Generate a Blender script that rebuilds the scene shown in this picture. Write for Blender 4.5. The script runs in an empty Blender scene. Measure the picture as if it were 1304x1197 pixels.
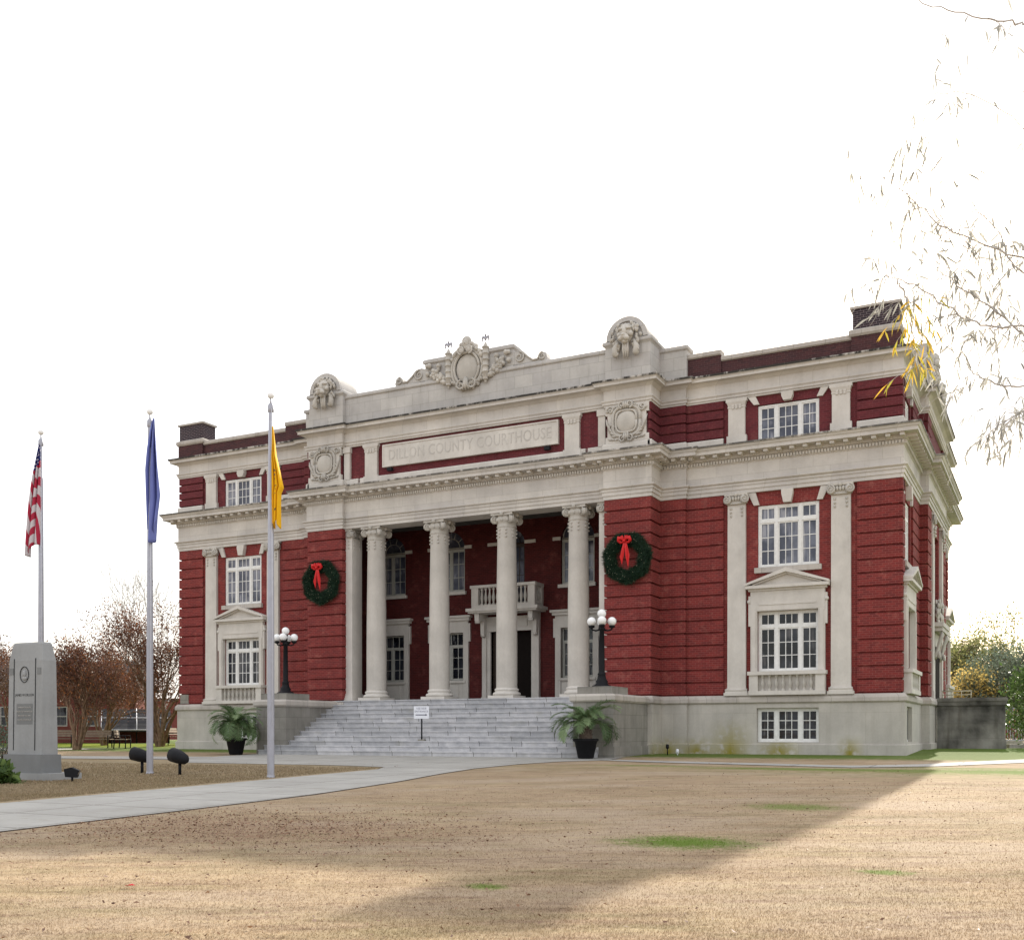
import bpy, math, random
import numpy as np
from mathutils import Vector, Matrix
sc = bpy.context.scene
COL = sc.collection
random.seed(7); rng = np.random.default_rng(7)

# ---------------------------------------------------------------- camera
T = 0.472
FPX = 1355.5                      # focal length in pixels of the 1304 px wide photograph
CAM = Vector((20.75, -37.72, 0.76))
cd = bpy.data.cameras.new('camera'); cam = bpy.data.objects.new('camera', cd); COL.objects.link(cam)
cam.location = CAM; cam.rotation_euler = (math.pi/2, 0, T)
cd.sensor_width = 36; cd.lens = 36*FPX/1304; cd.shift_y = (933-598.5)/1304
cd.clip_start = 0.1; cd.clip_end = 3000
sc.camera = cam
# ---------------------------------------------------------------- light
SUN_EL, SUN_AZ = math.radians(27.0), math.radians(-2.6)   # sun stands behind the building
w = bpy.data.worlds.new("World"); sc.world = w; w.use_nodes = True
nt = w.node_tree; nt.nodes.clear()
out = nt.nodes.new('ShaderNodeOutputWorld'); bg = nt.nodes.new('ShaderNodeBackground')
sky = nt.nodes.new('ShaderNodeTexSky'); sky.sky_type = 'NISHITA'; sky.sun_disc = False
sky.sun_elevation = SUN_EL; sky.sun_rotation = SUN_AZ; sky.dust_density = 3.0; sky.air_density = 1.2
tc = nt.nodes.new('ShaderNodeTexCoord'); mp = nt.nodes.new('ShaderNodeMapping'); mp.inputs['Scale'].default_value = (1, 1, 2.5)
nz = nt.nodes.new('ShaderNodeTexNoise'); nz.inputs['Scale'].default_value = 2.2; nz.inputs['Detail'].default_value = 5
rp = nt.nodes.new('ShaderNodeMapRange'); rp.inputs[1].default_value = .3; rp.inputs[2].default_value = .65; rp.inputs[3].default_value = .5; rp.inputs[4].default_value = 1.0
mx = nt.nodes.new('ShaderNodeMix'); mx.data_type = 'RGBA'
mx.inputs[7].default_value = (5.3, 5.25, 5.3, 1)          # thin bright cloud over the whole sky
nt.links.new(tc.outputs['Generated'], mp.inputs[0]); nt.links.new(mp.outputs[0], nz.inputs['Vector'])
nt.links.new(nz.outputs[0], rp.inputs[0]); nt.links.new(rp.outputs[0], mx.inputs[0]); nt.links.new(sky.outputs[0], mx.inputs[6])
nt.links.new(mx.outputs[2], bg.inputs[0]); bg.inputs[1].default_value = 0.13; nt.links.new(bg.outputs[0], out.inputs[0])
sd = bpy.data.lights.new('sun', 'SUN'); sd.energy = 3.3; sd.angle = math.radians(0.6); sd.color = (1, .92, .79)
so = bpy.data.objects.new('sun', sd); COL.objects.link(so)
dsun = Vector((math.sin(SUN_AZ)*math.cos(SUN_EL), math.cos(SUN_AZ)*math.cos(SUN_EL), math.sin(SUN_EL)))
so.rotation_euler = dsun.to_track_quat('Z', 'Y').to_euler()
sc.view_settings.view_transform = 'Standard'; sc.view_settings.look = 'None'
sc.view_settings.exposure = 1.16; sc.view_settings.gamma = 1

# ---------------------------------------------------------------- helpers
def P(px, z):                     # photo column and distance -> ground plan point
    xc = (px-652)/FPX*z
    return CAM.x + xc*math.cos(T) - z*math.sin(T), CAM.y + xc*math.sin(T) + z*math.cos(T)
def gz(y):                        # height of the ground
    if y > 0: return min(.15, .03*y)
    if y > -1: return 0.
    return -.02*(-1-max(y, -60))
class MB:
    def __init__(s): s.v = []; s.f = []; s.sm = []
    def add(s, vs, fs, smooth=False):
        o = len(s.v); s.v += [tuple(p) for p in vs]; s.f += [tuple(i+o for i in f) for f in fs]; s.sm += [smooth]*len(fs)
    def box(s, x0, x1, y0, y1, z0, z1):
        s.add([(x0,y0,z0),(x1,y0,z0),(x1,y1,z0),(x0,y1,z0),(x0,y0,z1),(x1,y0,z1),(x1,y1,z1),(x0,y1,z1)],
              [(0,3,2,1),(4,5,6,7),(0,1,5,4),(1,2,6,5),(2,3,7,6),(3,0,4,7)]); return s
    def frus(s, x0, x1, y0, y1, z0, z1, t):     # box whose top is inset by t
        s.add([(x0,y0,z0),(x1,y0,z0),(x1,y1,z0),(x0,y1,z0),(x0+t,y0+t,z1),(x1-t,y0+t,z1),(x1-t,y1-t,z1),(x0+t,y1-t,z1)],
              [(0,3,2,1),(4,5,6,7),(0,1,5,4),(1,2,6,5),(2,3,7,6),(3,0,4,7)]); return s
    def prism(s, poly, y0, y1):                 # poly of (x,z), counter-clockwise seen from -Y
        n = len(poly)
        s.add([(x,y0,z) for x,z in poly]+[(x,y1,z) for x,z in poly],
              [tuple(range(n)), tuple(range(2*n-1, n-1, -1))]+[(i, i+n, (i+1)%n+n, (i+1)%n) for i in range(n)]); return s
    def lathe(s, prof, cx=0, cy=0, n=24, smooth=True, z0=0):
        vs = []; m = len(prof)
        for i in range(n):
            a = 2*math.pi*i/n
            for r, z in prof: vs.append((cx+r*math.cos(a), cy+r*math.sin(a), z+z0))
        fs = [(i*m+j, ((i+1)%n)*m+j, ((i+1)%n)*m+j+1, i*m+j+1) for i in range(n) for j in range(m-1)]
        s.add(vs, fs, smooth)
        s.add([vs[i*m+m-1] for i in range(n)], [tuple(range(n))]); s.add([vs[i*m] for i in range(n)], [tuple(range(n-1,-1,-1))]); return s
    def tube(s, pts, rad, n=6, smooth=True, caps=True):
        pts = [Vector(p) for p in pts]; m = len(pts)
        if not hasattr(rad, '__len__'): rad = [rad]*m
        vs = []; up = None
        for i, p in enumerate(pts):
            d = (pts[min(i+1,m-1)]-pts[max(i-1,0)])
            if d.length < 1e-9: d = Vector((0,0,1))
            d.normalize()
            if up is None:
                up = d.cross(Vector((0,0,1)) if abs(d.z) < .9 else Vector((1,0,0))).normalized()
            up = (up - d*up.dot(d)).normalized(); q = d.cross(up)
            for k in range(n):
                a = 2*math.pi*k/n; vs.append(p+(up*math.cos(a)+q*math.sin(a))*rad[i])
        fs = [(i*n+k, i*n+(k+1)%n, (i+1)*n+(k+1)%n, (i+1)*n+k) for i in range(m-1) for k in range(n)]
        if caps: fs += [tuple(range(n-1,-1,-1)), tuple((m-1)*n+k for k in range(n))]
        s.add(vs, fs, smooth); return s
    def blob(s, c, r, n=10, m=6, rot=None):
        vs = []; c = Vector(c)
        if not hasattr(r, '__len__'): r = (r, r, r)
        R = Matrix.Rotation(rot, 3, 'Y') if rot else None
        for j in range(m+1):
            t = math.pi*j/m
            for i in range(n):
                a = 2*math.pi*i/n
                q = Vector((r[0]*math.sin(t)*math.cos(a), r[1]*math.sin(t)*math.sin(a), -r[2]*math.cos(t)))
                if R: q = R @ q
                vs.append(c+q)
        s.add(vs, [(j*n+i, j*n+(i+1)%n, (j+1)*n+(i+1)%n, (j+1)*n+i) for j in range(m) for i in range(n)], True); return s
    def mold(s, path, prof, closed=True, caps=True):
        # path: plan points, outside on the right hand; prof: (out, z) bottom to top
        n = len(path); P2 = [Vector(p) for p in path]; offs = []
        for i in range(n):
            a = P2[i]-P2[i-1] if (closed or i > 0) else None
            b = P2[(i+1)%n]-P2[i] if (closed or i < n-1) else None
            if a is None: a = b
            if b is None: b = a
            a = a.normalized(); b = b.normalized()
            na = Vector((a.y,-a.x)); nb = Vector((b.y,-b.x))
            k = na+nb; offs.append(k/max(.2, (1+na.dot(nb))))
        m = len(prof); vs = [(P2[i].x+offs[i].x*o, P2[i].y+offs[i].y*o, z) for i in range(n) for o, z in prof]
        rng_ = range(n if closed else n-1)
        fs = [(i*m+j, ((i+1)%n)*m+j, ((i+1)%n)*m+j+1, i*m+j+1) for i in rng_ for j in range(m-1)]
        if not closed and caps: fs += [tuple(range(m-1,-1,-1)), tuple((n-1)*m+j for j in range(m))]
        s.add(vs, fs); return s
    def wall(s, p0, p1, z0, z1, holes=(), depth=.25):
        # wall face from p0 to p1 (outside on the right) with rectangular openings and their reveals
        p0 = Vector(p0); p1 = Vector(p1); L = (p1-p0).length; d = (p1-p0)/L; inn = Vector((-d.y, d.x))
        xs = sorted({0, L, *[h[0] for h in holes], *[h[1] for h in holes]}); zs = sorted({z0, z1, *[h[2] for h in holes], *[h[3] for h in holes]})
        def pt(a, z, dp=0): q = p0+d*a+inn*dp; return (q.x, q.y, z)
        for a, b in zip(xs, xs[1:]):
            for c, e in zip(zs, zs[1:]):
                am, cm = (a+b)/2, (c+e)/2
                if any(h[0] < am < h[1] and h[2] < cm < h[3] for h in holes): continue
                s.add([pt(a,c),pt(b,c),pt(b,e),pt(a,e)], [(0,1,2,3)])
        for a, b, c, e in holes:
            s.add([pt(a,c),pt(b,c),pt(b,e),pt(a,e),pt(a,c,depth),pt(b,c,depth),pt(b,e,depth),pt(a,e,depth)],
                  [(0,4,5,1),(1,5,6,2),(2,6,7,3),(3,7,4,0),(4,7,6,5)])
        return s
    def limb(s, pts, rad, n, k=5):
        P4 = [Vector(p) for p in pts]; P4 = [P4[0]*2-P4[1]]+P4+[P4[-1]*2-P4[-2]]; out = []; rr = []
        for i in range(len(P4)-3):
            a, b, c, d = P4[i:i+4]
            for j in range(k+(i == len(P4)-4)):
                t = j/k; out.append(.5*((2*b)+(c-a)*t+(2*a-5*b+4*c-d)*t*t+(3*b-a-3*c+d)*t**3)+Vector((random.gauss(0,1),random.gauss(0,1),random.gauss(0,1)))*.006); rr.append(rad[i]+(rad[min(i+1,len(rad)-1)]-rad[i])*t)
        s.tube(out, rr, n); return s
    def spiral(s, c, r, turns=1.7, tr=.02, flip=1, a0=0, axis='Y', n=26, y=None):
        pts = []; c = Vector(c)
        for i in range(n+1):
            t = i/n; a = a0+flip*2*math.pi*turns*t; rr = r*(1-t*.85)
            u, v = rr*math.cos(a), rr*math.sin(a)
            pts.append(c+(Vector((u,0,v)) if axis == 'Y' else Vector((0,u,v))))
        s.tube(pts, [tr*(1-.5*i/n) for i in range(n+1)], 5); return s
    def mesh(s, name):
        me = bpy.data.meshes.new(name); me.from_pydata(s.v, [], s.f); me.polygons.foreach_set('use_smooth', s.sm); me.update(); return me
def np_mesh(name, V, F, tint=None):
    me = bpy.data.meshes.new(name); k = F.shape[1]
    me.vertices.add(len(V)); me.vertices.foreach_set('co', V.astype(np.float32).ravel())
    me.loops.add(F.size); me.loops.foreach_set('vertex_index', F.astype(np.int32).ravel())
    me.polygons.add(len(F)); me.polygons.foreach_set('loop_start', np.arange(0, F.size, k, dtype=np.int32))
    me.polygons.foreach_set('loop_total', np.full(len(F), k, dtype=np.int32))
    if tint is not None:
        at = me.attributes.new('tint', 'FLOAT', 'POINT'); at.data.foreach_set('value', tint.astype(np.float32))
    me.update(calc_edges=True); return me
def link(name, me, mat, parent=None, loc=None, rot=None, label=None):
    o = bpy.data.objects.new(name, me); COL.objects.link(o)
    if mat and not len(me.materials): me.materials.append(mat)
    if parent: o.parent = parent
    if loc: o.location = loc
    if rot is not None: o.rotation_euler = rot if hasattr(rot, '__len__') else (0,0,rot)
    if label: o['label'] = label
    return o
def part(name, mb, mat, parent, **k): return link(name, mb.mesh(name), mat, parent, **k)
def tag(o, label=None, cat=None, group=None, kind=None):
    if label: o['label'] = label
    if cat: o['category'] = cat
    if group: o['group'] = group
    if kind: o['kind'] = kind
    return o
def thing(name, label, cat, loc=(0,0,0), rot=0, group=None):
    o = bpy.data.objects.new(name, None); COL.objects.link(o); o.location = loc; o.rotation_euler = (0,0,rot)
    return tag(o, label, cat, group)
def dup(o, loc=None, rot=None, parent=None, label=None):
    c = o.copy(); COL.objects.link(c); c.parent = parent if parent else o.parent
    if loc is not None: c.location = loc
    if rot is not None: c.rotation_euler = (0,0,rot)
    if label: c['label'] = label
    for ch in list(o.children): dup(ch, parent=c)
    return c

# ---------------------------------------------------------------- materials
class N:
    def __init__(s, name, rough=.8, spec=.3):
        s.m = bpy.data.materials.new(name); s.m.use_nodes = True; s.t = s.m.node_tree; s.b = s.t.nodes['Principled BSDF']
        s.b.inputs['Roughness'].default_value = rough; s.b.inputs['Specular IOR Level'].default_value = spec
        s.co = s.n('ShaderNodeTexCoord').outputs['Object']
    def n(s, t): return s.t.nodes.new(t)
    def l(s, a, b): s.t.links.new(a, b)
    def noise(s, scale, detail=4, vec=None, stretch=None, rough=.55):
        n = s.n('ShaderNodeTexNoise'); n.inputs['Scale'].default_value = scale; n.inputs['Detail'].default_value = detail; n.inputs['Roughness'].default_value = rough
        v = vec or s.co
        if stretch:
            m = s.n('ShaderNodeMapping'); m.inputs['Scale'].default_value = stretch; s.l(v, m.inputs[0]); v = m.outputs[0]
        s.l(v, n.inputs['Vector']); return n.outputs[0]
    def rng(s, x, a, b, c=0., d=1.):
        r = s.n('ShaderNodeMapRange'); s.l(x, r.inputs[0])
        for i, q in enumerate((a,b,c,d)): r.inputs[i+1].default_value = q
        return r.outputs[0]
    def math(s, op, a, b=0.):
        m = s.n('ShaderNodeMath'); m.operation = op
        for i, q in enumerate((a,b)):
            if isinstance(q, (int,float)): m.inputs[i].default_value = q
            else: s.l(q, m.inputs[i])
        return m.outputs[0]
    def mix(s, f, a, b, mode='MIX'):
        m = s.n('ShaderNodeMix'); m.data_type = 'RGBA'; m.blend_type = mode
        for i, q in ((0,f),(6,a),(7,b)):
            if isinstance(q, (int,float)): m.inputs[i].default_value = q
            elif isinstance(q, tuple): m.inputs[i].default_value = (*q, 1)
            else: s.l(q, m.inputs[i])
        return m.outputs[2]
    def sep(s, v=None):
        n = s.n('ShaderNodeSeparateXYZ'); s.l(v or s.co, n.inputs[0]); return n.outputs
    def comb(s, *a):
        n = s.n('ShaderNodeCombineXYZ')
        for i, q in enumerate(a):
            if isinstance(q, (int,float)): n.inputs[i].default_value = q
            else: s.l(q, n.inputs[i])
        return n.outputs[0]
    def bump(s, h, st=.3, dist=.02):
        b = s.n('ShaderNodeBump'); b.inputs['Strength'].default_value = st; b.inputs['Distance'].default_value = dist
        s.l(h, b.inputs['Height']); s.l(b.outputs[0], s.b.inputs['Normal'])
    def brick(s, vec, c1, c2, mor, bw, rh, ms, off=.5, bias=0, smooth=.1):
        b = s.n('ShaderNodeTexBrick'); s.l(vec, b.inputs['Vector']); b.offset = off
        b.inputs['Color1'].default_value = (*c1,1); b.inputs['Color2'].default_value = (*c2,1); b.inputs['Mortar'].default_value = (*mor,1)
        b.inputs['Scale'].default_value = 1; b.inputs['Brick Width'].default_value = bw; b.inputs['Row Height'].default_value = rh
        b.inputs['Mortar Size'].default_value = ms; b.inputs['Mortar Smooth'].default_value = smooth; b.inputs['Bias'].default_value = bias
        return b
    def done(s, col):
        if isinstance(col, tuple): s.b.inputs['Base Color'].default_value = (*col,1)
        else: s.l(col, s.b.inputs['Base Color'])
        return s.m
def brick_mat(name, c1, c2, mor, pale=.25):
    m = N(name, .85, .2); x, y, z = m.sep()
    v = m.comb(m.math('ADD', x, y), z, 0.)
    b = m.brick(v, c1, c2, mor, .21, .0755, .006)
    n1 = m.noise(.7, 5); n2 = m.noise(9, 3); n3 = m.noise(2.2, 6, rough=.7)
    c = m.mix(m.rng(n1, .35, .65, 0, .45), b.outputs[0], m.mix(1., b.outputs[0], (.72,.66,.66), 'MULTIPLY'))
    c = m.mix(m.rng(n3, .55, .75, 0, pale), c, (.40,.15,.12))
    c = m.mix(m.rng(n2, .45, .75, 0, .25), c, m.mix(1., c, (1.35,1.3,1.25), 'MULTIPLY'))
    st = m.noise(1.1, 4, stretch=(2.2,2.2,.22)); c = m.mix(m.rng(st, .56, .74, 0, .35), c, m.mix(1., c, (.55,.5,.52), 'MULTIPLY'))
    m.bump(b.outputs[1], -.4, .01); return m.done(c)
M = {}
M['brick'] = brick_mat('red_brick', (.220,.034,.031), (.145,.026,.026), (.27,.092,.078), .5)
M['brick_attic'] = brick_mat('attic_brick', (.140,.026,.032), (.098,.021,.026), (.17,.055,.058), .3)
M['brick_back'] = brick_mat('shaded_loggia_brick', (.095,.016,.015), (.060,.012,.012), (.12,.034,.030), .25)  # brick colour darkened to paint in the loggia's shade
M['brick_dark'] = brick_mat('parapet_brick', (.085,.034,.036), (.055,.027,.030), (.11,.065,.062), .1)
M['brick_black'] = brick_mat('sooty_chimney_brick', (.040,.028,.034), (.024,.020,.026), (.24,.20,.21), .05)
def stone_mat(name, base, joint=None, stain=None, rough=.85, amp=.10, moss=False, streak=.25):
    m = N(name, rough, .25); x, y, z = m.sep()
    dk = tuple(c*(1-amp*2) for c in base); lt = tuple(min(1, c*(1+amp*.6)) for c in base)
    c = m.mix(m.rng(m.noise(.9, 5), .3, .7), dk, lt)
    c = m.mix(m.rng(m.noise(14, 3), .3, .7, 0, .3), c, m.mix(1., c, (.82,.80,.77), 'MULTIPLY'))
    st = m.noise(1.6, 5, stretch=(2.5,2.5,.25), rough=.65)
    c = m.mix(m.rng(st, .5, .75, 0, streak), c, m.mix(1., c, (.62,.60,.56), 'MULTIPLY'))
    h = m.noise(30, 3)
    if joint:
        bw, rh, ms, k = joint
        b = m.brick(m.comb(m.math('ADD', x, y), z, 0.), (1,1,1), (.88,.88,.9), (k,k,k*.97), bw, rh, ms, smooth=.3)
        c = m.mix(1., c, b.outputs[0], 'MULTIPLY'); h = b.outputs[1]
        m.bump(h, -.3, .01)
    else: m.bump(h, .08, .01)
    if stain:      # black mildew on the weathered top edges, between the given heights
        nn = m.math('ADD', m.math('MULTIPLY', m.noise(2.2, 6, stretch=(1.4,1.4,.8), rough=.75), .6), m.math('MULTIPLY', m.noise(.22, 2), .4))
        for a, b_, th, k in stain:
            band = m.math('MULTIPLY', m.rng(z, a, a+.03), m.rng(z, b_, b_+.02, 1, 0))
            c = m.mix(m.math('MULTIPLY', band, m.rng(nn, th, th+.10, 0, k)), c, (.045,.042,.038))
            big = m.noise(.55, 3)
    if moss:
        for cx_, wd in ((10.35,.9),(8.1,.6),(9.1,.8),(12.1,.9),(14.5,.5)):
            dx = m.math('ABSOLUTE', m.math('SUBTRACT', x, cx_))
            k = m.math('MULTIPLY', m.rng(dx, 0, wd, 1, 0), m.rng(z, .1, 1.3 if wd > .85 and cx_ < 11 else .7, 1, 0))
            k = m.math('MULTIPLY', k, m.rng(m.noise(4, 5), .30, .50))
            c = m.mix(m.math('MULTIPLY', k, .95), c, (.25,.21,.018))
    return m.done(c)
ST = (.64,.605,.555)
M['stone'] = stone_mat('limestone', ST)
M['stone_ent'] = stone_mat('limestone_entablature', ST, joint=(1.15,5.,.008,.72), stain=[(10.94,11.12,.43,.85),(13.56,13.76,.41,1.)])
M['stone_block'] = stone_mat('limestone_blocks', (.55,.53,.50), joint=(.78,.47,.010,.72), stain=[(13.6,13.95,.6,.5)])
M['stone_base'] = stone_mat('limestone_base', (.525,.495,.44), joint=(2.3,1.46,.008,.8), moss=True, streak=.35)
M['stone_cap'] = stone_mat('limestone_coping', (.52,.48,.43), joint=(1.1,5.,.010,.6), streak=.6)
M['carve'] = stone_mat('carved_limestone', (.55,.52,.47), streak=.40, amp=.14)
M['letter'] = stone_mat('incised_letters', (.55,.52,.48))
M['cheek'] = stone_mat('stair_wall_stone', (.31,.295,.26), joint=(1.05,.46,.008,.62), streak=.8, amp=.16)
M['conc_dark'] = stone_mat('weathered_concrete', (.27,.26,.23), streak=.95, amp=.45, joint=(6.,.56,.008,.75))
M['granite'] = stone_mat('granite', (.33,.335,.335), streak=.25)
M['granite_dark'] = stone_mat('granite_dark', (.045,.046,.048), streak=.1)
def step_mat():
    m = N('marble_steps', .7, .3); x, y, z = m.sep()
    idx = m.math('FLOOR', m.math('DIVIDE', m.math('ADD', z, .0795), .182)); idx2 = m.math('MULTIPLY', m.math('SINE', m.math('MULTIPLY', idx, 12.99)), 7.)
    v = m.comb(m.math('ADD', x, idx2), m.math('ADD', m.math('MULTIPLY', idx, 1.), .5), 0.)
    b = m.brick(v, (.54,.54,.55), (.37,.375,.385), (.11,.11,.10), 1.7, 1., .012, smooth=.2)
    c = m.mix(m.rng(m.noise(2.6, 6, rough=.7), .3, .7), m.mix(1., b.outputs[0], (.74,.74,.76), 'MULTIPLY'), m.mix(1., b.outputs[0], (1.18,1.16,1.14), 'MULTIPLY'))
    c = m.mix(m.rng(m.noise(1.1, 5, stretch=(1,3,1)), .58, .75, 0, .4), c, (.30,.29,.24))
    return m.done(c)
M['steps'] = step_mat()
def plain(name, col, rough=.6, spec=.4, amp=.12, scale=8, metal=0, sheen=None):
    m = N(name, rough, spec); m.b.inputs['Metallic'].default_value = metal
    c = m.mix(m.rng(m.noise(scale, 4), .3, .7), tuple(q*(1-amp) for q in col), tuple(min(1,q*(1+amp)) for q in col))
    return m.done(c)
M['frame'] = plain('white_window_paint', (.74,.735,.71), .5, amp=.08)
M['frame_shade'] = plain('shaded_and_dull_paint', (.42,.42,.38), .5, amp=.1)  # window paint with loggia shade put in; also dull frames on far houses
def glass_mat(name, a, b, k):
    m = N(name, .05, .35); x, y, z = m.sep()
    wv = m.n('ShaderNodeNewGeometry').outputs['Position']; big = m.noise(.9, 3, vec=wv); fold = m.noise(1., 3, vec=wv, stretch=(9,9,.5))
    c = m.mix(m.rng(big, .42, .58), a, b); c = m.mix(m.math('MULTIPLY', m.rng(fold, .5, .62), m.rng(big, .45, .55)), c, k)
    m.bump(m.noise(1.7, 2, vec=wv), .25, .05); return m.done(c)
M['glass'] = glass_mat('dark_window_glass', (.004,.005,.008), (.025,.028,.038), (.09,.085,.085))
M['glass_blind'] = glass_mat('window_glass_with_blinds', (.055,.06,.085), (.14,.15,.19), (.30,.30,.33))
M['black_metal'] = plain('black_painted_iron', (.008,.008,.010), .6, .2)
M['black_plastic'] = plain('black_plastic', (.010,.010,.012), .65, .2)
M['aluminium'] = plain('brushed_aluminium', (.36,.36,.40), .45, .5, metal=.35, amp=.06)
M['globe'] = plain('white_glass_globe', (.88,.88,.87), .25, .5, amp=.02)
M['ceiling'] = plain('shade_dark_ceiling', (.10,.095,.085), .9)  # dark colour puts the loggia's shade into the ceiling
M['roof'] = plain('roof_membrane', (.2,.19,.18), .9)
M['dark'] = plain('dark_interior', (.012,.009,.008), .9, .1)
M['door_wood'] = plain('dark_door_wood', (.03,.017,.012), .4)
M['red_ribbon'] = plain('red_ribbon', (.58,.010,.012), .5, amp=.1)
M['white'] = plain('white_sign', (.75,.76,.80), .6, amp=.03)
M['ink'] = plain('dark_ink', (.03,.03,.07), .6)
M['grey_ink'] = plain('grey_ink', (.22,.22,.28), .6)
M['bulb'] = plain('small_white_bulbs', (.85,.8,.6), .3, amp=.02)
M['pave'] = None
def leaf_mat(name, cols, trans=.4, rough=.6):
    m = N(name, rough, .3)
    g = m.n('ShaderNodeAttribute'); g.attribute_name = 'tint'
    r = m.n('ShaderNodeValToRGB'); m.l(g.outputs['Fac'], r.inputs[0]); e = r.color_ramp.elements
    while len(e) < len(cols): e.new(.5)
    for i, c in enumerate(cols): e[i].position = i/(len(cols)-1); e[i].color = (*c,1)
    m.l(r.outputs[0], m.b.inputs['Base Color'])
    if trans:
        tr = m.n('ShaderNodeBsdfTranslucent'); m.l(r.outputs[0], tr.inputs[0]); ms = m.n('ShaderNodeMixShader'); ms.inputs[0].default_value = trans
        o = [n for n in m.t.nodes if n.type == 'OUTPUT_MATERIAL'][0]
        m.l(m.b.outputs[0], ms.inputs[1]); m.l(tr.outputs[0], ms.inputs[2]); m.l(ms.outputs[0], o.inputs[0])
    return m.m
M['needles'] = leaf_mat('wreath_needles', [(.006,.02,.012),(.012,.04,.02),(.03,.065,.03)], 0)
M['palm_leaf'] = leaf_mat('palm_leaflets', [(.06,.105,.04),(.13,.20,.085),(.24,.32,.16)], .25)
M['rust_leaf'] = leaf_mat('rusty_dry_leaves', [(.045,.026,.022),(.11,.048,.034),(.18,.085,.048),(.38,.13,.03)], .3)
M['seed'] = leaf_mat('dry_seed_heads', [(.05,.035,.035),(.12,.09,.085),(.20,.14,.11)], .2)
M['yellow_leaf'] = leaf_mat('yellow_autumn_leaves', [(.30,.26,.10),(.58,.44,.14),(.70,.50,.18)], .6)
M['olive_leaf'] = leaf_mat('olive_leaves', [(.08,.10,.04),(.19,.21,.08),(.38,.34,.14)], .5)
M['green_leaf'] = leaf_mat('green_leaves', [(.03,.055,.015),(.07,.12,.03),(.17,.24,.06)], .3)
M['shrub_leaf'] = leaf_mat('glossy_shrub_leaves', [(.05,.09,.02),(.10,.17,.045),(.24,.32,.12)], .35, .35)
M['dark_leaf'] = leaf_mat('dark_evergreen_leaves', [(.06,.08,.055),(.13,.165,.12),(.22,.27,.20)], .45)
M['oak_leaf'] = leaf_mat('pale_backlit_leaves', [(.24,.24,.22),(.36,.36,.33),(.48,.47,.42)], .45)  # pale grey paints in the wash-out against the bright sky
M['gold_leaf'] = leaf_mat('golden_backlit_leaves', [(.28,.30,.05),(.55,.42,.06),(.62,.36,.05)], .5)
M['litter'] = leaf_mat('fallen_leaf_litter', [(.10,.05,.03),(.20,.11,.07),(.33,.20,.12)], .1)
M['bark'] = plain('grey_brown_bark', (.13,.10,.08), .9, .1, amp=.35, scale=12)
M['bark_tan'] = plain('smooth_tan_bark', (.20,.13,.085), .8, .1, amp=.35, scale=6)
M['bark_pale'] = plain('pale_sky_washed_bark', (.48,.46,.44), .8, .1, amp=.2, scale=6)  # overhead twigs' sky wash-out put into the colour; bare tree shares it
# ================================================================ COURTHOUSE
CH = thing('courthouse', 'three-storey red brick courthouse with pale stone columns and cornices above broad steps', 'courthouse')
def mir(path): return [(-x, y) for x, y in reversed(path)]
D = 17.0
RF = [(8.7,-.15),(8.7,0),(16.2,0),(16.2,4.9),(16.5,4.9),(16.5,12.1),(16.2,12.1),(16.2,D)]
PAV = [(5.91,-1.0),(5.91,-1.16),(7.73,-1.16),(7.73,-.15)]
OUT = mir(RF)+mir(PAV)+PAV+RF                       # building outline, outside on the right hand
# --- stone base
mb = MB()
hb = lambda c: (c-1.08, c+1.08, .43, 1.64)
def off(path, o):                                   # offset an open/closed outline outwards
    t = MB(); t.mold(path, [(o, 0.), (o, 1.)]); return [(v[0], v[1]) for v in t.v[::2]]
OB = off(OUT, .06)
for i, p in enumerate(OB):
    q = OB[(i+1) % len(OB)]; holes = []
    if abs(p[1]+.06) < .01 and abs(q[1]+.06) < .01 and abs(p[0]-q[0]) > 6:
        c = 12.37*(1 if p[0] > 0 else -1); holes = [(c-1.08-p[0], c+1.08-p[0], .43, 1.64)]
    if abs(p[0]-q[0]) < .01 and p[0] > 16 and q[1]-p[1] > 4 and p[1] < 1: holes = [(.66, 2.1, .45, 1.66)]
    mb.wall(p, q, .33, 1.84, holes, .32)
mb.mold(OUT, [(0,-.5),(.12,-.5),(.12,.35),(.10,.37),(0,.37)])
part('foundation', mb, M['stone_base'], CH)
mb = MB(); mb.mold(OUT, [(0,1.81),(.10,1.81),(.14,1.85),(.14,1.97),(.11,2.03),(.05,2.10),(-.3,2.105)])
part('water_table', mb, M['stone_cap'], CH)
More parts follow.
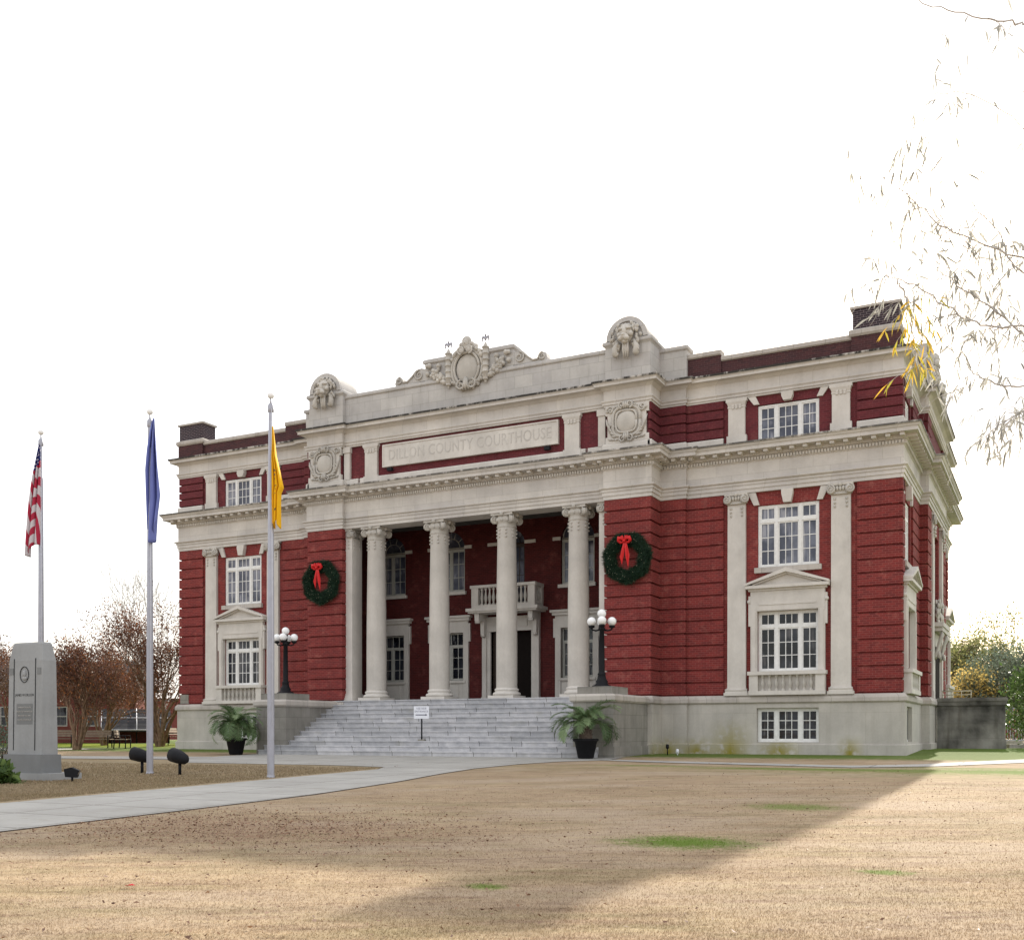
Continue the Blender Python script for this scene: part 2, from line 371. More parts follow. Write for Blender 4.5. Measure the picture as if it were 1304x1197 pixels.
# --- smooth brick walls behind the bands
mb = MB(); ab = MB()
def hole(a, b, z0, z1): return (a, b, z0, z1)
for sg in (1, -1):
    cx_ = 12.37*sg; x0 = 8.6 if sg > 0 else -16.12; x1 = 16.12 if sg > 0 else -8.6
    mb.wall((x0,.08), (x1,.08), 2.05, 9.4, [(cx_-1.07-x0, cx_+1.07-x0, 2.92, 5.08), (cx_-1.07-x0, cx_+1.07-x0, 6.62, 8.84)], .2)
    ab.wall((x0,.08), (x1,.08), 10.9, 12.9, [(cx_-1.07-x0, cx_+1.07-x0, 11.05, 12.42)], .2)
INN = off(OUT, -.08)
for i, p in enumerate(INN):
    q = INN[(i+1) % len(INN)]
    if abs(p[1]-.08) < .02 and abs(q[1]-.08) < .02: continue
    if abs(p[0]) < 6.1 and abs(q[0]) < 6.1:
        ab.wall(p, q, 10.9, 12.9); continue
    if p[0] > 16 and q[0] > 16 and (p[1] < 1 or p[1] > 12) and q[1]-p[1] > 3:
        a = .6 if p[1] < 1 else 2.35
        mb.wall(p, q, 2.05, 9.4, [(a, a+2., 2.92, 5.08), (a, a+2., 6.62, 8.84)], .2); ab.wall(p, q, 10.9, 12.9, [(a,a+2.,11.05,12.42)], .2); continue
    if p[0] > 16.3 and q[0] > 16.3:
        mb.wall(p, q, 2.05, 9.4, [(2.6,4.6,2.1,4.5),(2.5,4.7,5.6,8.7)], .25); ab.wall(p, q, 10.9, 12.9); continue
    mb.wall(p, q, 2.05, 9.4); ab.wall(p, q, 10.9, 12.9)
for sg in (1,-1):      # inner faces of the pavilions towards the loggia
    xs = sorted((sg*5.99, sg*7.6)); mb.box(xs[0], xs[1], -1.0, -.12, 2.05, 9.4)
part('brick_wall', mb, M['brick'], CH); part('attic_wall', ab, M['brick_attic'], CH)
# --- raised brick bands (rustication)
def bands(mb, path, z0, z1, n, o=0.):
    h = (z1-z0)/n
    for i in range(n):
        a = z0+i*h+.050; b = z0+(i+1)*h
        mb.mold(path, [(-.12+o, a), (-.012+o, a), (o, a+.02), (o, b-.012), (-.012+o, b), (-.12+o, b)], closed=False)
runA = [(14.72,0),(16.2,0),(16.2,.62)]; runA2 = [(16.2,2.9),(16.2,4.9),(16.5,4.9),(16.5,6.2)]
runA3 = [(16.5,10.8),(16.5,12.1),(16.2,12.1),(16.2,14.2)]; runA4 = [(16.2,16.4),(16.2,D),(14.5,D)]
runB = [(5.91,-.16),(5.91,-1.16),(7.73,-1.16),(7.73,-.15),(8.7,-.15),(8.7,0),(10.07,0)]
for r in (runA, runA2, runA3, runA4, runB, mir(runA+[(16.2,3.)]), mir(runB)):
    mb = MB(); bands(mb, r, 2.10, 9.33, 16); part('rusticated_pier', mb, M['brick'], CH)
runBa = [(7.62,-1.16),(7.73,-1.16),(7.73,-.15),(8.7,-.15),(8.7,0),(10.07,0)]
for r in (runA, runA2, runA3, runA4, runBa, mir(runA+[(16.2,3.)]), mir(runBa)):
    mb = MB(); bands(mb, r, 11.38, 12.75, 4); part('attic_pier', mb, M['brick_attic'], CH)
for r in (runA, runA2, runA3, runA4, mir(runA), runBa, mir(runBa), [(5.2,-1.0),(5.91,-1.0),(5.91,-1.16),(7.7,-1.16)], mir([(5.2,-1.0),(5.91,-1.0),(5.91,-1.16),(7.7,-1.16)]), [(-5.1,-1.0),(5.1,-1.0)]):
    mb = MB(); mb.mold(r, [(-.2,10.98),(.05,10.98),(.05,11.34),(.02,11.385),(-.2,11.39)], closed=False); part('attic_plinth', mb, M['stone'], CH)
# --- main entablature
ENT = [(-.75,9.33),(.03,9.33),(.03,9.46),(.065,9.47),(.065,9.60),(.10,9.61),(.10,9.68),(.17,9.73),(.17,9.77),(.03,9.79),(.03,10.40),(.07,10.43),(.07,10.575),(.15,10.60),(.15,10.735),(.48,10.745),(.53,10.735),(.53,10.86),(.56,10.87),(.60,10.94),(.64,10.97),(.64,11.02),(.40,11.06),(-.3,11.09)]
ent = MB(); ent.mold(OUT, ENT); ent.box(-5.85,5.85,-.95,-.12,9.336,10.2)
e = part('entablature', ent, M['stone_ent'], CH)
def along(path, spacing, skip=0.12, closed=True):
    n = len(path)
    for i in range(n if closed else n-1):
        p = Vector(path[i]); q = Vector(path[(i+1)%n]); L = (q-p).length; d = (q-p)/max(L,1e-6)
        k = max(1, round((L-2*skip)/spacing)) if L > .3 else 0
        for j in range(k+1 if k else 0): yield p+d*(skip+(L-2*skip)*j/k), d, i
OD = off(OUT, .07); segs = {}
for c, d, si in along(OD, .105, .05):
    if c.y > D-.5 or c.x < -16 and c.y > 1: continue
    den = segs.setdefault(si, MB())
    r = Vector((d.y,-d.x)); a = c-d*.033+r*-.01; b = c+d*.033+r*.065
    xs = sorted((a.x,b.x)); ys = sorted((a.y,b.y)); den.box(xs[0],xs[1],ys[0],ys[1],10.455,10.565)
for den in segs.values(): part('dentil_course', den, M['stone'], e)
OD = off(OUT, .15); m0 = None; mods = []
for c, d, si in along(OD, .455, .12):
    if c.y > 14 or (c.x < -16 and c.y > 1): continue
    mods.append((c, d))
mods.sort(key=lambda q: (q[0]-Vector((CAM.x, CAM.y))).length); rest = MB()
for k, (c, d) in enumerate(mods):
    if k < 100:
        if m0 is None: m0 = part('modillion', MB().box(-.075,.075,-.30,.01,10.635,10.74), M['stone'], e, loc=(c.x,c.y,0), rot=math.atan2(d.y,d.x))
        else: dup(m0, loc=(c.x,c.y,0), rot=math.atan2(d.y,d.x))
    else:
        r = Vector((d.y,-d.x)); a = c-d*.075+r*-.01; b = c+d*.075+r*.30; xs = sorted((a.x,b.x)); ys = sorted((a.y,b.y)); rest.box(xs[0],xs[1],ys[0],ys[1],10.635,10.74)
if rest.v: part('modillions', rest, M['stone'], e)['kind'] = 'stuff'
# --- attic entablature
AT = [(-.2,12.74),(.02,12.74),(.02,12.80),(.06,12.81),(.06,12.88),(.10,12.93),(.10,12.97),(.02,12.98),(.02,13.33),(.06,13.36),(.14,13.43),(.27,13.45),(.30,13.45),(.30,13.53),(.37,13.60),(.37,13.65),(.2,13.69),(-.6,13.72)]
mb = MB(); mb.mold(OUT, AT); part('attic_entablature', mb, M['stone_ent'], CH)
# --- parapets
mb = MB()
pb = [(8.7,.12),(9.95,.12)]; pm = [(9.95,.17),(16.0,.17),(16.0,4.9)]
for pa, z_ in ((pb,14.46),(mir(pb),14.46),(pm,14.24),(mir(pm+[(16.0,D)]),14.24),([(16.0,12.1),(16.0,D-.2),(-16.0,D-.2)],14.24)):
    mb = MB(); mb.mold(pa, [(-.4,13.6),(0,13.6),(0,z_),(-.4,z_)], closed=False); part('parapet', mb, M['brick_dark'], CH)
CP = lambda z: [(-.45,z),(.03,z),(.07,z+.04),(.07,z+.15),(.03,z+.19),(-.45,z+.20)]
for pa, z_ in ((pb,14.46), (mir(pb),14.46), (pm,14.235), (mir(pm+[(16.0,D)]),14.235)): mb = MB(); mb.mold(pa, CP(z_), closed=False); part('coping', mb, M['stone_cap'], CH)
zt = 14.80
CPS = [(-.5,13.6),(0,13.6),(0,zt),(.05,zt+.03),(.07,zt+.06),(.07,zt+.15),(.03,zt+.18),(-.5,zt+.19)]
mb = MB(); mb.mold([(-5.95,-.9),(5.95,-.9)], CPS, closed=False); part('stone_parapet', mb, M['stone_block'], CH)
for sg in (1,-1):
    p_ = [(7.6,-.02),(8.7,-.02),(8.7,.6)]
    mb = MB(); mb.mold(p_ if sg > 0 else mir(p_), CPS, closed=False); part('stone_parapet', mb, M['stone_block'], CH)
p_ = [(16.0,4.95),(16.4,4.95),(16.4,12.05),(16.0,12.05)]; mb = MB(); mb.mold(p_, CPS, closed=False)
pr = part('stone_parapet', mb, M['stone_block'], CH)
# --- lion pedestals
def lion_pedestal(sg):
    mb = MB(); X0, X1, Y0, Y1 = 5.93, 7.68, -1.1, .35
    mb.box(X0, X1, Y0, Y1, 13.6, 14.98)
    mb.mold([(X0,Y0),(X1,Y0),(X1,Y1),(X0,Y1)], [(-.1,14.93),(.0,14.93),(.04,14.98),(.09,15.02),(.09,15.12),(.03,15.17),(-.9,15.34)])
    xc, zc, R = 6.8, 15.16, .80
    arc = [(xc+R*math.cos(a), zc+R*math.sin(a)*1.0) for a in np.linspace(0, math.pi, 25)]
    mb.prism(arc, Y0-.02, Y1-.25)
    ring = MB()
    inn = [(xc+(R-.17)*math.cos(a), zc+(R-.17)*math.sin(a)) for a in np.linspace(0, math.pi, 25)]
    vs = [(x,Y0-.09,z) for x,z in arc]+[(x,Y0-.09,z) for x,z in inn]+[(x,Y0,z) for x,z in arc]+[(x,Y0,z) for x,z in inn]
    n = 25; fs = []
    for i in range(n-1): fs += [(i,n+i,n+i+1,i+1),(2*n+i,i,i+1,2*n+i+1),(n+i,3*n+i,3*n+i+1,n+i+1)]
    mb.add(vs, fs)
    ln = MB(); y = Y0-.08
    ln.blob((xc,y-.06,15.32),(.30,.20,.36)); ln.blob((xc,y-.28,15.12),(.17,.17,.13)); ln.blob((xc,y-.24,15.32),(.09,.13,.20)); ln.blob((xc,y-.42,15.17),(.08,.06,.05)); ln.blob((xc,y-.22,14.98),(.13,.13,.08))
    for s2 in (1,-1):
        ln.blob((xc+s2*.12,y-.34,15.06),(.10,.11,.09)); ln.blob((xc+s2*.15,y-.22,15.45),(.11,.08,.05)); ln.blob((xc+s2*.22,y-.18,15.25),(.10,.10,.10)); ln.blob((xc+s2*.30,y-.06,15.58),(.08,.06,.10))
        for k in range(26):
            a = math.radians(random.uniform(-60,95)); r_ = random.uniform(.36,.56)
            p = Vector((xc+s2*r_*math.cos(a), y-.02-random.random()*.08, 15.22+r_*math.sin(a)*.98)); ln.tube([p, p+Vector((s2*.05,-.05,-.05)), p+Vector((s2*.03,-.02,-.14))], [.045,.06,.02], 6)
        ln.tube([(xc+s2*.33,y-.05,15.05),(xc+s2*.42,y-.12,14.78),(xc+s2*.40,y-.12,14.55),(xc+s2*.34,y-.05,14.5)],[.07,.11,.12,.05],7)
        ln.spiral((xc+s2*.40,y-.16,14.62), .13, 1.3, .03, s2, 0)
    for k in (-1,0,1): ln.tube([(xc+k*.07,y-.13,15.0),(xc+k*.085,y-.12,14.7),(xc+k*.07,y-.08,14.42)],[.05,.055,.02],6)
    for m_ in (mb, ln):
        if sg < 0: m_.v = [(-a,b,c) for a,b,c in m_.v]; m_.f = [tuple(reversed(f)) for f in m_.f]
    o = part('lion_pedestal', mb, M['stone_block'], CH); part('lion_head', ln, M['carve'], o)
lion_pedestal(1); lion_pedestal(-1)
# --- central crest on the parapet
cb = MB(); cb.box(-2.0,2.0,-.88,-.35,14.9,15.68)
cb.mold([(-2.0,-.88),(2.0,-.88),(2.0,-.35),(-2.0,-.35)], [(-.1,15.64),(0,15.64),(.08,15.70),(.08,15.80),(.02,15.86),(-.2,15.87)])
for sg in (1,-1):
    top = [(2.0,15.02),(3.42,14.98),(3.46,15.1),(3.40,15.3),(3.26,15.36),(3.12,15.28),(3.06,15.14),(2.85,15.13),(2.62,15.30),(2.42,15.5),(2.2,15.56),(2.0,15.5)]
    cb.prism([(x*sg, z) for x,z in (top if sg > 0 else reversed(top))], -.88, -.5)
o = part('parapet_centrepiece', cb, M['stone_block'], CH)
for sg in (1,-1):
    sv = MB(); sv.spiral((sg*2.28,-.92,15.28), .22, 1.5, .035, -sg, math.pi/2); sv.spiral((sg*3.26,-.92,15.18), .16, 1.3, .035, sg, math.pi/2)
    sv.tube([(sg*x,-.9,z) for x,z in ((2.28,15.5),(2.42,15.47),(2.62,15.27),(2.85,15.1),(3.05,15.1),(3.12,15.25),(3.26,15.34))], .04, 6); part('scroll', sv, M['carve'], o)
sh = MB(); y = -.98
ov = lambda rx, rz, n=33, z0=15.2: [(rx*math.cos(a), z0+rz*math.sin(a)*(1 if math.sin(a) > 0 else 1.15)) for a in np.linspace(0, 2*math.pi, n)]
sh.blob((0,y,15.18),(.50,.10,.58), 16, 10)
sh.tube([(x,y-.06,z) for x,z in ov(.56,.60)], .055, 7); sh.tube([(x,y,z) for x,z in ov(.69,.70)], .075, 7)
for s2 in (1,-1):
    sh.spiral((s2*.17,y-.2,15.86), .17, 1.5, .045, s2, -math.pi/2); sh.tube([(s2*.17,y-.22,15.86),(s2*.17,y-.02,15.86)], .13, 8)
    sh.spiral((s2*.24,y-.1,14.52), .20, 1.4, .045, -s2, math.pi/2); sh.tube([(s2*.05,y-.12,14.75),(s2*.06,y-.15,14.5),(s2*.14,y-.12,14.33)],[.05,.06,.04],6)
    for k in range(9):
        a = math.radians(-70+k*17); sh.blob((s2*(.74+.05*(k%2))*math.cos(a), y+.02, 15.2+.85*math.sin(a)), .075+.03*random.random(), 7, 5)
    for k in range(7): sh.blob((s2*(.24+.07*k), y+random.uniform(-.08,.02), 16.15-.085*k+random.uniform(-.04,.04)), .08+.035*random.random(), 7, 5)
    for k in range(5): sh.blob((s2*(.32+.11*k), y-.02, 14.55+.06*k+random.uniform(-.04,.04)), .08, 7, 5)
sh.tube([(0,y-.12,14.8),(0,y-.18,14.5),(0,y-.1,14.3)],[.05,.07,.04],6)
part('crest_shield', sh, M['carve'], o)
hd = MB(); hd.blob((0,y-.08,16.15),(.15,.15,.21)); hd.blob((0,y-.03,16.25),(.21,.16,.20)); hd.blob((0,y-.22,16.13),(.03,.04,.05)); hd.blob((0,y-.1,15.98),(.1,.09,.1))
for s2 in (1,-1):
    hd.blob((s2*.16,y-.05,16.1),(.06,.08,.14)); hd.blob((s2*.055,y-.2,16.19),(.025,.02,.015))
part('crest_head', hd, M['carve'], o)
def fasces():
    f = MB(); pr_ = [(0,-.62),(.03,-.60),(.05,-.55),(.04,-.5),(.11,-.49),(.12,-.44),(.10,-.42)]
    for k in range(5): z = -.40+k*.24; pr_ += [(.125,z),(.125,z+.19),(.15,z+.2),(.15,z+.23)]
    pr_ += [(.10,.80),(.09,.86),(.03,.95),(.02,1.0),(0,1.0)]
    f.lathe(pr_, n=14); return f
fa = fasces()
f0 = part('fasces', fa, M['carve'], o, loc=(.84,-1.0,15.1))
eg = MB(); eg.blob((0,0,1.13),(.06,.06,.10)); eg.blob((.02,-.04,1.24),(.04,.05,.045))
for s2 in (1,-1): eg.blob((s2*.11,0,1.17),(.08,.03,.06)); eg.blob((s2*.15,0,1.08),(.04,.03,.07))
part('eagle_finial', eg, M['aluminium'], f0); dup(f0, loc=(-.84,-1.0,15.1))
gl = MB()
for k in range(40):
    t = k/39; wd = .06+.22*t
    gl.blob((1.02+.62*t+random.uniform(-wd,wd), -.96+random.uniform(-.05,.02), 14.78+.62*t+random.uniform(-wd,wd)), .06+.05*random.random(), 7, 5)
g0 = part('fruit_garland', gl, M['carve'], o)
gl2 = MB(); gl2.v = [(-a,b,c) for a,b,c in gl.v]; gl2.f = [tuple(reversed(f)) for f in gl.f]; gl2.sm = gl.sm; part('fruit_garland', gl2, M['carve'], o)
# --- cartouches on the pavilions
def cartouche(sg):
    y = -1.17; pl = MB()
    pl.box(5.97,7.66,y-.02,y+.12,12.42,12.74); pl.box(6.05,7.55,y-.015,y+.12,11.62,12.42); pl.box(5.97,7.66,y-.02,y+.12,11.385,11.62)
    c = MB(); xc = 6.80
    sq = lambda rx, rz, n=33: [(xc+rx*math.copysign(abs(math.cos(a))**.6, math.cos(a)), 12.13+rz*math.copysign(abs(math.sin(a))**.6, math.sin(a))) for a in np.linspace(0, 2*math.pi, n)]
    c.blob((xc,y-.04,12.12),(.40,.10,.40),16,10)
    c.tube([(a,y-.07,b) for a,b in sq(.40,.40)], .04, 6); c.tube([(a,y-.04,b) for a,b in sq(.53,.53)], .06, 6)
    for s2 in (1,-1):
        c.spiral((xc+s2*.15,y-.14,12.72), .13, 1.5, .035, s2, -math.pi/2); c.spiral((xc+s2*.14,y-.1,11.50), .13, 1.3, .035, -s2, math.pi/2)
        c.spiral((xc+s2*.62,y-.06,12.60), .14, 1.5, .04, s2, math.pi); c.spiral((xc+s2*.58,y-.06,11.95), .11, 1.3, .035, -s2, 0)
        for k in range(5): c.tube([(xc+s2*(.35+.06*k),y-.04,11.62+.02*k),(xc+s2*(.5+.06*k),y-.08,11.62+.12*k),(xc+s2*(.60+.05*k),y-.03,11.66+.16*k)],[.03,.045,.015],5)
        for k in range(6): c.blob((xc+s2*(.3+.09*k),y-.05,12.72-.035*k+random.uniform(-.04,.04)), .055, 6, 4)
        for k in range(4): c.tube([(xc+s2*(.2+.12*k),y-.02,11.50),(xc+s2*(.26+.13*k),y-.07,11.47+.02*k),(xc+s2*(.34+.13*k),y-.02,11.52+.02*k)],[.02,.04,.015],5)
    for k in (-1,0,1): c.tube([(xc+k*.07,y-.08,11.72),(xc+k*.08,y-.12,11.55),(xc+k*.06,y-.08,11.42)],[.03,.045,.02],5); c.tube([(xc+k*.07,y-.1,12.86),(xc+k*.08,y-.14,12.72),(xc+k*.07,y-.1,12.58)],[.03,.05,.02],5)
    for m_ in (pl, c):
        if sg < 0: m_.v = [(-a,b,q) for a,b,q in m_.v]; m_.f = [tuple(reversed(f)) for f in m_.f]
    p = part('cartouche', pl, M['stone'], CH); part('carved_scrollwork', c, M['carve'], p)
cartouche(1); cartouche(-1)
# --- name panel
mb = MB(); mb.box(-3.92,3.92,-1.02,-.8,11.76,12.56); 
for a,b,c,d in ((-3.98,3.98,11.70,11.76),(-3.98,3.98,12.56,12.62),(-3.98,-3.92,11.76,12.56),(3.92,3.98,11.76,12.56)): mb.box(a,b,-1.05,-.85,c,d)
pn = part('name_panel', mb, M['stone'], CH)
def text_mesh(s, size, ext=.006, font_scale_x=1., align='CENTER', spacing=1.):
    cu = bpy.data.curves.new('lettering', 'FONT'); cu.body = s; cu.size = size; cu.extrude = ext; cu.align_x = align; cu.align_y = 'CENTER'; cu.resolution_u = 3; cu.space_character = spacing
    o = bpy.data.objects.new('tmp', cu); COL.objects.link(o); bpy.context.view_layer.update()
    me = bpy.data.meshes.new_from_object(o.evaluated_get(bpy.context.evaluated_depsgraph_get())); bpy.data.objects.remove(o)
    me.materials.clear(); me.name = 'lettering'
    if font_scale_x != 1: 
        for v in me.vertices: v.co.x *= font_scale_x
    return me
def lettering(s, size, mat, parent, loc, rotz=0, sx=1., spacing=1., ext=.006, name='lettering'):
    return link(name, text_mesh(s, size, ext, sx, spacing=spacing), mat, parent, loc=loc, rot=(math.pi/2, 0, rotz))
me = text_mesh('DILLON COUNTY COURTHOUSE', .62, .006, 1., spacing=1.05)
w_ = max(v.co.x for v in me.vertices)-min(v.co.x for v in me.vertices)
for v in me.vertices: v.co.x *= 7.35/w_
link('lettering', me, M['letter'], pn, loc=(0,-1.022,12.155), rot=(math.pi/2,0,0))
for sg in (1,-1): mb = MB(); xs = sorted((sg*3.45, sg*3.68)); mb.box(xs[0],xs[1],-1.17,-1.02,11.50,11.63); part('ledge_floodlight', mb, M['black_metal'], CH)
# --- attic pilasters
def attic_pilaster():
    m = MB(); m.box(-.36,.36,-.06,.1,11.06,11.42); m.box(-.30,.30,-.045,.1,11.42,12.42)
    m.box(-.32,.32,-.06,.1,12.42,12.47); m.frus(-.30,.30,-.05,.1,12.47,12.62,-.05); m.box(-.38,.38,-.10,.1,12.62,12.735)
    for k in (-1,0,1): m.box(k*.13-.045,k*.13+.045,-.085,.1,12.46,12.53); m.frus(k*.13-.04,k*.13+.04,-.08,.1,12.38,12.46,.0)
    return m
ap = None
for x, y in ((10.56,.0),(14.19,.0),(-10.56,.0),(-14.19,.0),(4.55,-1.0),(-4.55,-1.0)):
    if ap is None: ap = part('attic_pilaster', attic_pilaster(), M['stone'], CH, loc=(x,y,0))
    else: dup(ap, loc=(x,y,0))
for sg in (1,-1): mb = MB(); xs = sorted((sg*5.62, sg*5.90)); mb.box(xs[0],xs[1],-1.05,-.8,11.38,12.74); mb.box(xs[0]-.04,xs[1]+.04,-1.09,-.8,12.5,12.735); part('attic_strip', mb, M['stone'], CH)
# --- pilasters of the wings
def volute(m, c, r, nrm, th=.05):
    c = Vector(c); nrm = Vector(nrm).normalized(); tg = Vector((-nrm.y, nrm.x, 0))
    m.tube([c-nrm*th, c+nrm*th*.6], [r, r], 14)
    pts = [c+nrm*th*.75+(tg*math.cos(a)+Vector((0,0,1))*math.sin(a))*(r*(1-.8*t)) for t, a in ((i/22, math.pi/2-i/22*2*math.pi*1.6) for i in range(23))]
    m.tube(pts, [.028*(1-.4*i/22) for i in range(23)], 5)
def pil_cap():
    m = MB(); m.box(-.42,.42,-.15,.1,9.25,9.328); m.box(-.36,.36,-.10,.1,8.97,9.25); m.tube([(-.34,-.10,8.965),(.34,-.10,8.965)], .03, 6)
    for s2 in (1,-1): volute(m, (s2*.31,-.13,9.11), .155, (s2*.25,-1,0))
    for k in (-1,0,1): m.blob((k*.10,-.13,9.14),(.05,.06,.09),8,6)
    m.blob((0,-.17,9.27),(.07,.05,.07),8,6)
    for s2 in (1,-1):
        for k in range(3): m.blob((s2*.20,-.06,8.80-.13*k),(.045-.005*k,.03,.05),6,5)
    return m
def pil_base():
    m = MB(); m.box(-.44,.44,-.16,.1,2.09,2.20); m.box(-.40,.40,-.12,.1,2.20,2.26); m.tube([(-.40,-.10,2.29),(.40,-.10,2.29)], .04, 8); m.box(-.36,.36,-.08,.1,2.32,2.36); return m
def pil_shaft():
    m = MB(); m.frus(-.335,.335,-.05,.1,2.34,9.0,.012); return m
p0 = None
for x in (10.56,14.19,-10.56,-14.19):
    if p0 is None:
        p0 = part('pilaster', pil_shaft(), M['stone'], CH, loc=(x,0,0)); part('capital', pil_cap(), M['carve'], p0); part('base', pil_base(), M['stone'], p0)
    else: dup(p0, loc=(x,0,0))
# --- round columns and antae
def column_cap():
    m = MB(); m.lathe([(.37,8.78),(.40,8.82),(.38,8.86),(.385,8.97),(.44,9.02),(.46,9.12),(.40,9.2),(.40,9.24)], n=28)
    q = .47
    m.add([(x*q*(1 if abs(x)==1 and abs(y)==1 else .9), y*q*(1 if abs(x)==1 and abs(y)==1 else .9), z) for z in (9.24,9.325) for x,y in ((-1,-1),(0,-1),(1,-1),(1,0),(1,1),(0,1),(-1,1),(-1,0))],
          [tuple(range(7,-1,-1)), tuple(range(8,16))]+[(i,(i+1)%8,(i+1)%8+8,i+8) for i in range(8)])
    for a in (45,135,225,315):
        a = math.radians(a); d = Vector((math.cos(a), math.sin(a), 0)); t = Vector((-d.y, d.x, 0)); c = d*.50+Vector((0,0,9.08))
        m.tube([c-t*.06, c+t*.06], [.15,.15], 14)
        for s2 in (1,-1):
            pts = [c+t*s2*.07+(d*math.cos(b)+Vector((0,0,1))*math.sin(b))*(.15*(1-.8*i/20)) for i, b in ((i, math.pi/2-i/20*2*math.pi*1.5) for i in range(21))]
            m.tube(pts, .022, 5)
        m.tube([d*.34+Vector((0,0,9.2)), d*.50+Vector((0,0,9.21))], .05, 6)
    for k in range(12):
        a = k*math.pi/6; m.blob((.44*math.cos(a),.44*math.sin(a),9.07),(.055,.055,.08),6,5)
    for a in (0,90,180,270): m.blob((.46*math.cos(math.radians(a)),.46*math.sin(math.radians(a)),9.27),(.09,.09,.08),8,5)
    for k in range(8):
        a = k*math.pi/4+math.pi/8
        for j in range(3): m.blob((.375*math.cos(a),.375*math.sin(a),8.70-.14*j),(.045,.045,.055-.008*j),6,5)
    return m
def col_base():
    m = MB(); m.box(-.55,.55,-.55,.55,2.09,2.22)
    m.lathe([(.50,2.22),(.54,2.24),(.555,2.28),(.54,2.33),(.49,2.35),(.46,2.37),(.455,2.40),(.475,2.42),(.485,2.45),(.47,2.48),(.44,2.50),(.42,2.52)], n=36); return m
def col_shaft():
    m = MB(); pr_ = []
    for i in range(15):
        t = i/14; r = .415-.055*max(0,(t-.25)/.75)**1.6; pr_.append((r, 2.5+6.35*t))
    m.lathe(pr_, n=40); return m
M['stone_col'] = stone_mat('column_limestone', (.56,.525,.475), joint=None, streak=.3)
c0 = part('column', col_shaft(), M['stone_col'], CH, loc=(1.54,-.54,0)); part('capital', column_cap(), M['carve'], c0); part('base', col_base(), M['stone'], c0)
for x in (4.61,-1.54,-4.61): dup(c0, loc=(x,-.54,0))
def anta(sg):
    a, b = sorted((sg*5.60, sg*5.93)); m = MB(); m.box(a,b,-.90,-.18,2.4,9.0); 
    k = MB(); k.box(a-.05 if sg>0 else a, b if sg>0 else b+.05, -.97,-.12,9.24,9.328); k.box(a,b,-.92,-.16,8.97,9.24)
    xi = a if sg > 0 else b
    for yy in (-.86,-.24): volute(k, (xi-sg*.02,yy,9.1), .14, (-sg,0,0))
    volute(k, ((a+b)/2-sg*.06,-.95,9.1), .14, (0,-1,0))
    for j in range(3):
        for yy in (-.75,-.35): k.blob((xi,yy,8.82-.14*j),(.03,.045,.05),6,5)
        k.blob(((a+b)/2,-.90,8.82-.14*j),(.045,.03,.05),6,5)
    bs = MB(); bs.box(a-.10 if sg>0 else a, b if sg>0 else b+.10,-1.02,-.10,2.1,2.22); bs.box(a-.07 if sg>0 else a, b if sg>0 else b+.07,-.98,-.13,2.22,2.33); bs.box(a-.03 if sg>0 else a, b if sg>0 else b+.03,-.94,-.15,2.33,2.41)
    o = part('anta', m, M['stone'], CH); part('capital', k, M['carve'], o); part('base', bs, M['stone'], o)
anta(1); anta(-1)
# --- windows
def lights(W, H, zs, frame=.075, mull=.10, mun=.026):
    # three lights of 2, 3, 2 panes; zs: list of (z0, z1, rows)
    m = MB(); g = MB(); W2 = W/2; cw = (W-2*frame-2*mull)*.41/2
    spans = [(-W2+frame, -cw-mull, 2), (-cw, cw, 3), (cw+mull, W2-frame, 2)]
    y0, y1 = 0, .10
    m.box(-W2,-W2+frame,y0,y1,0,H); m.box(W2-frame,W2,y0,y1,0,H); m.box(-W2+frame,W2-frame,y0,y1,H-frame,H); m.box(-W2+frame,W2-frame,y0,y1,0,frame)
    for s2 in (1,-1): a,b = sorted((s2*cw, s2*(cw+mull))); m.box(a,b,y0-.01,y1,frame,H-frame)
    for i,(a,b,n) in enumerate(spans):
        for j,(c,d,rows) in enumerate(zs):
            if j: m.box(a,b,y0-.005,y1,zs[j-1][1],c)
            m.box(a,a+.045,.02,.09,c,d); m.box(b-.045,b,.02,.09,c,d); m.box(a+.045,b-.045,.02,.09,d-.045,d); m.box(a+.045,b-.045,.02,.09,c,c+.045)
            A,B,C_,D_ = a+.045,b-.045,c+.045,d-.045
            for k in range(1,n): x = A+(B-A)*k/n; m.box(x-mun/2,x+mun/2,.035,.075,C_,D_)
            for k in range(1,rows): z = C_+(D_-C_)*k/rows; m.box(A,B,.036,.074,z-mun/2,z+mun/2)
            g.box(A-.02,B+.02,.054,.064,C_-.02,D_+.02)
    return m, g
def make_window(name_, W, H, zs, glass, sill=None, frame='frame'):
    m, g = lights(W, H, zs); o = part(name_, m, M[frame], CH); part('pane', g, M[glass], o)
    if sill: s_ = MB(); s_.box(-W/2-.1,W/2+.1,-.2,.02,-.19,-.002); part('sill', s_, M['stone_cap'], o)
    return o
wl = make_window('window', 2.13, 2.15, [(.075,1.55,3),(1.65,2.075,1)], 'glass')
wu = make_window('window', 2.13, 2.21, [(.075,1.60,3),(1.70,2.135,1)], 'glass_blind', sill=1)
wa = make_window('window', 2.13, 1.30, [(.075,1.225,3)], 'glass_blind')
wb = make_window('window', 2.15, 1.20, [(.075,1.125,3)], 'glass')
for o, z, y in ((wl,2.925,.14),(wu,6.625,.13),(wa,11.10,.13),(wb,.435,.12)):
    o.location = (12.37,y,z); dup(o, loc=(-12.37,y,z))
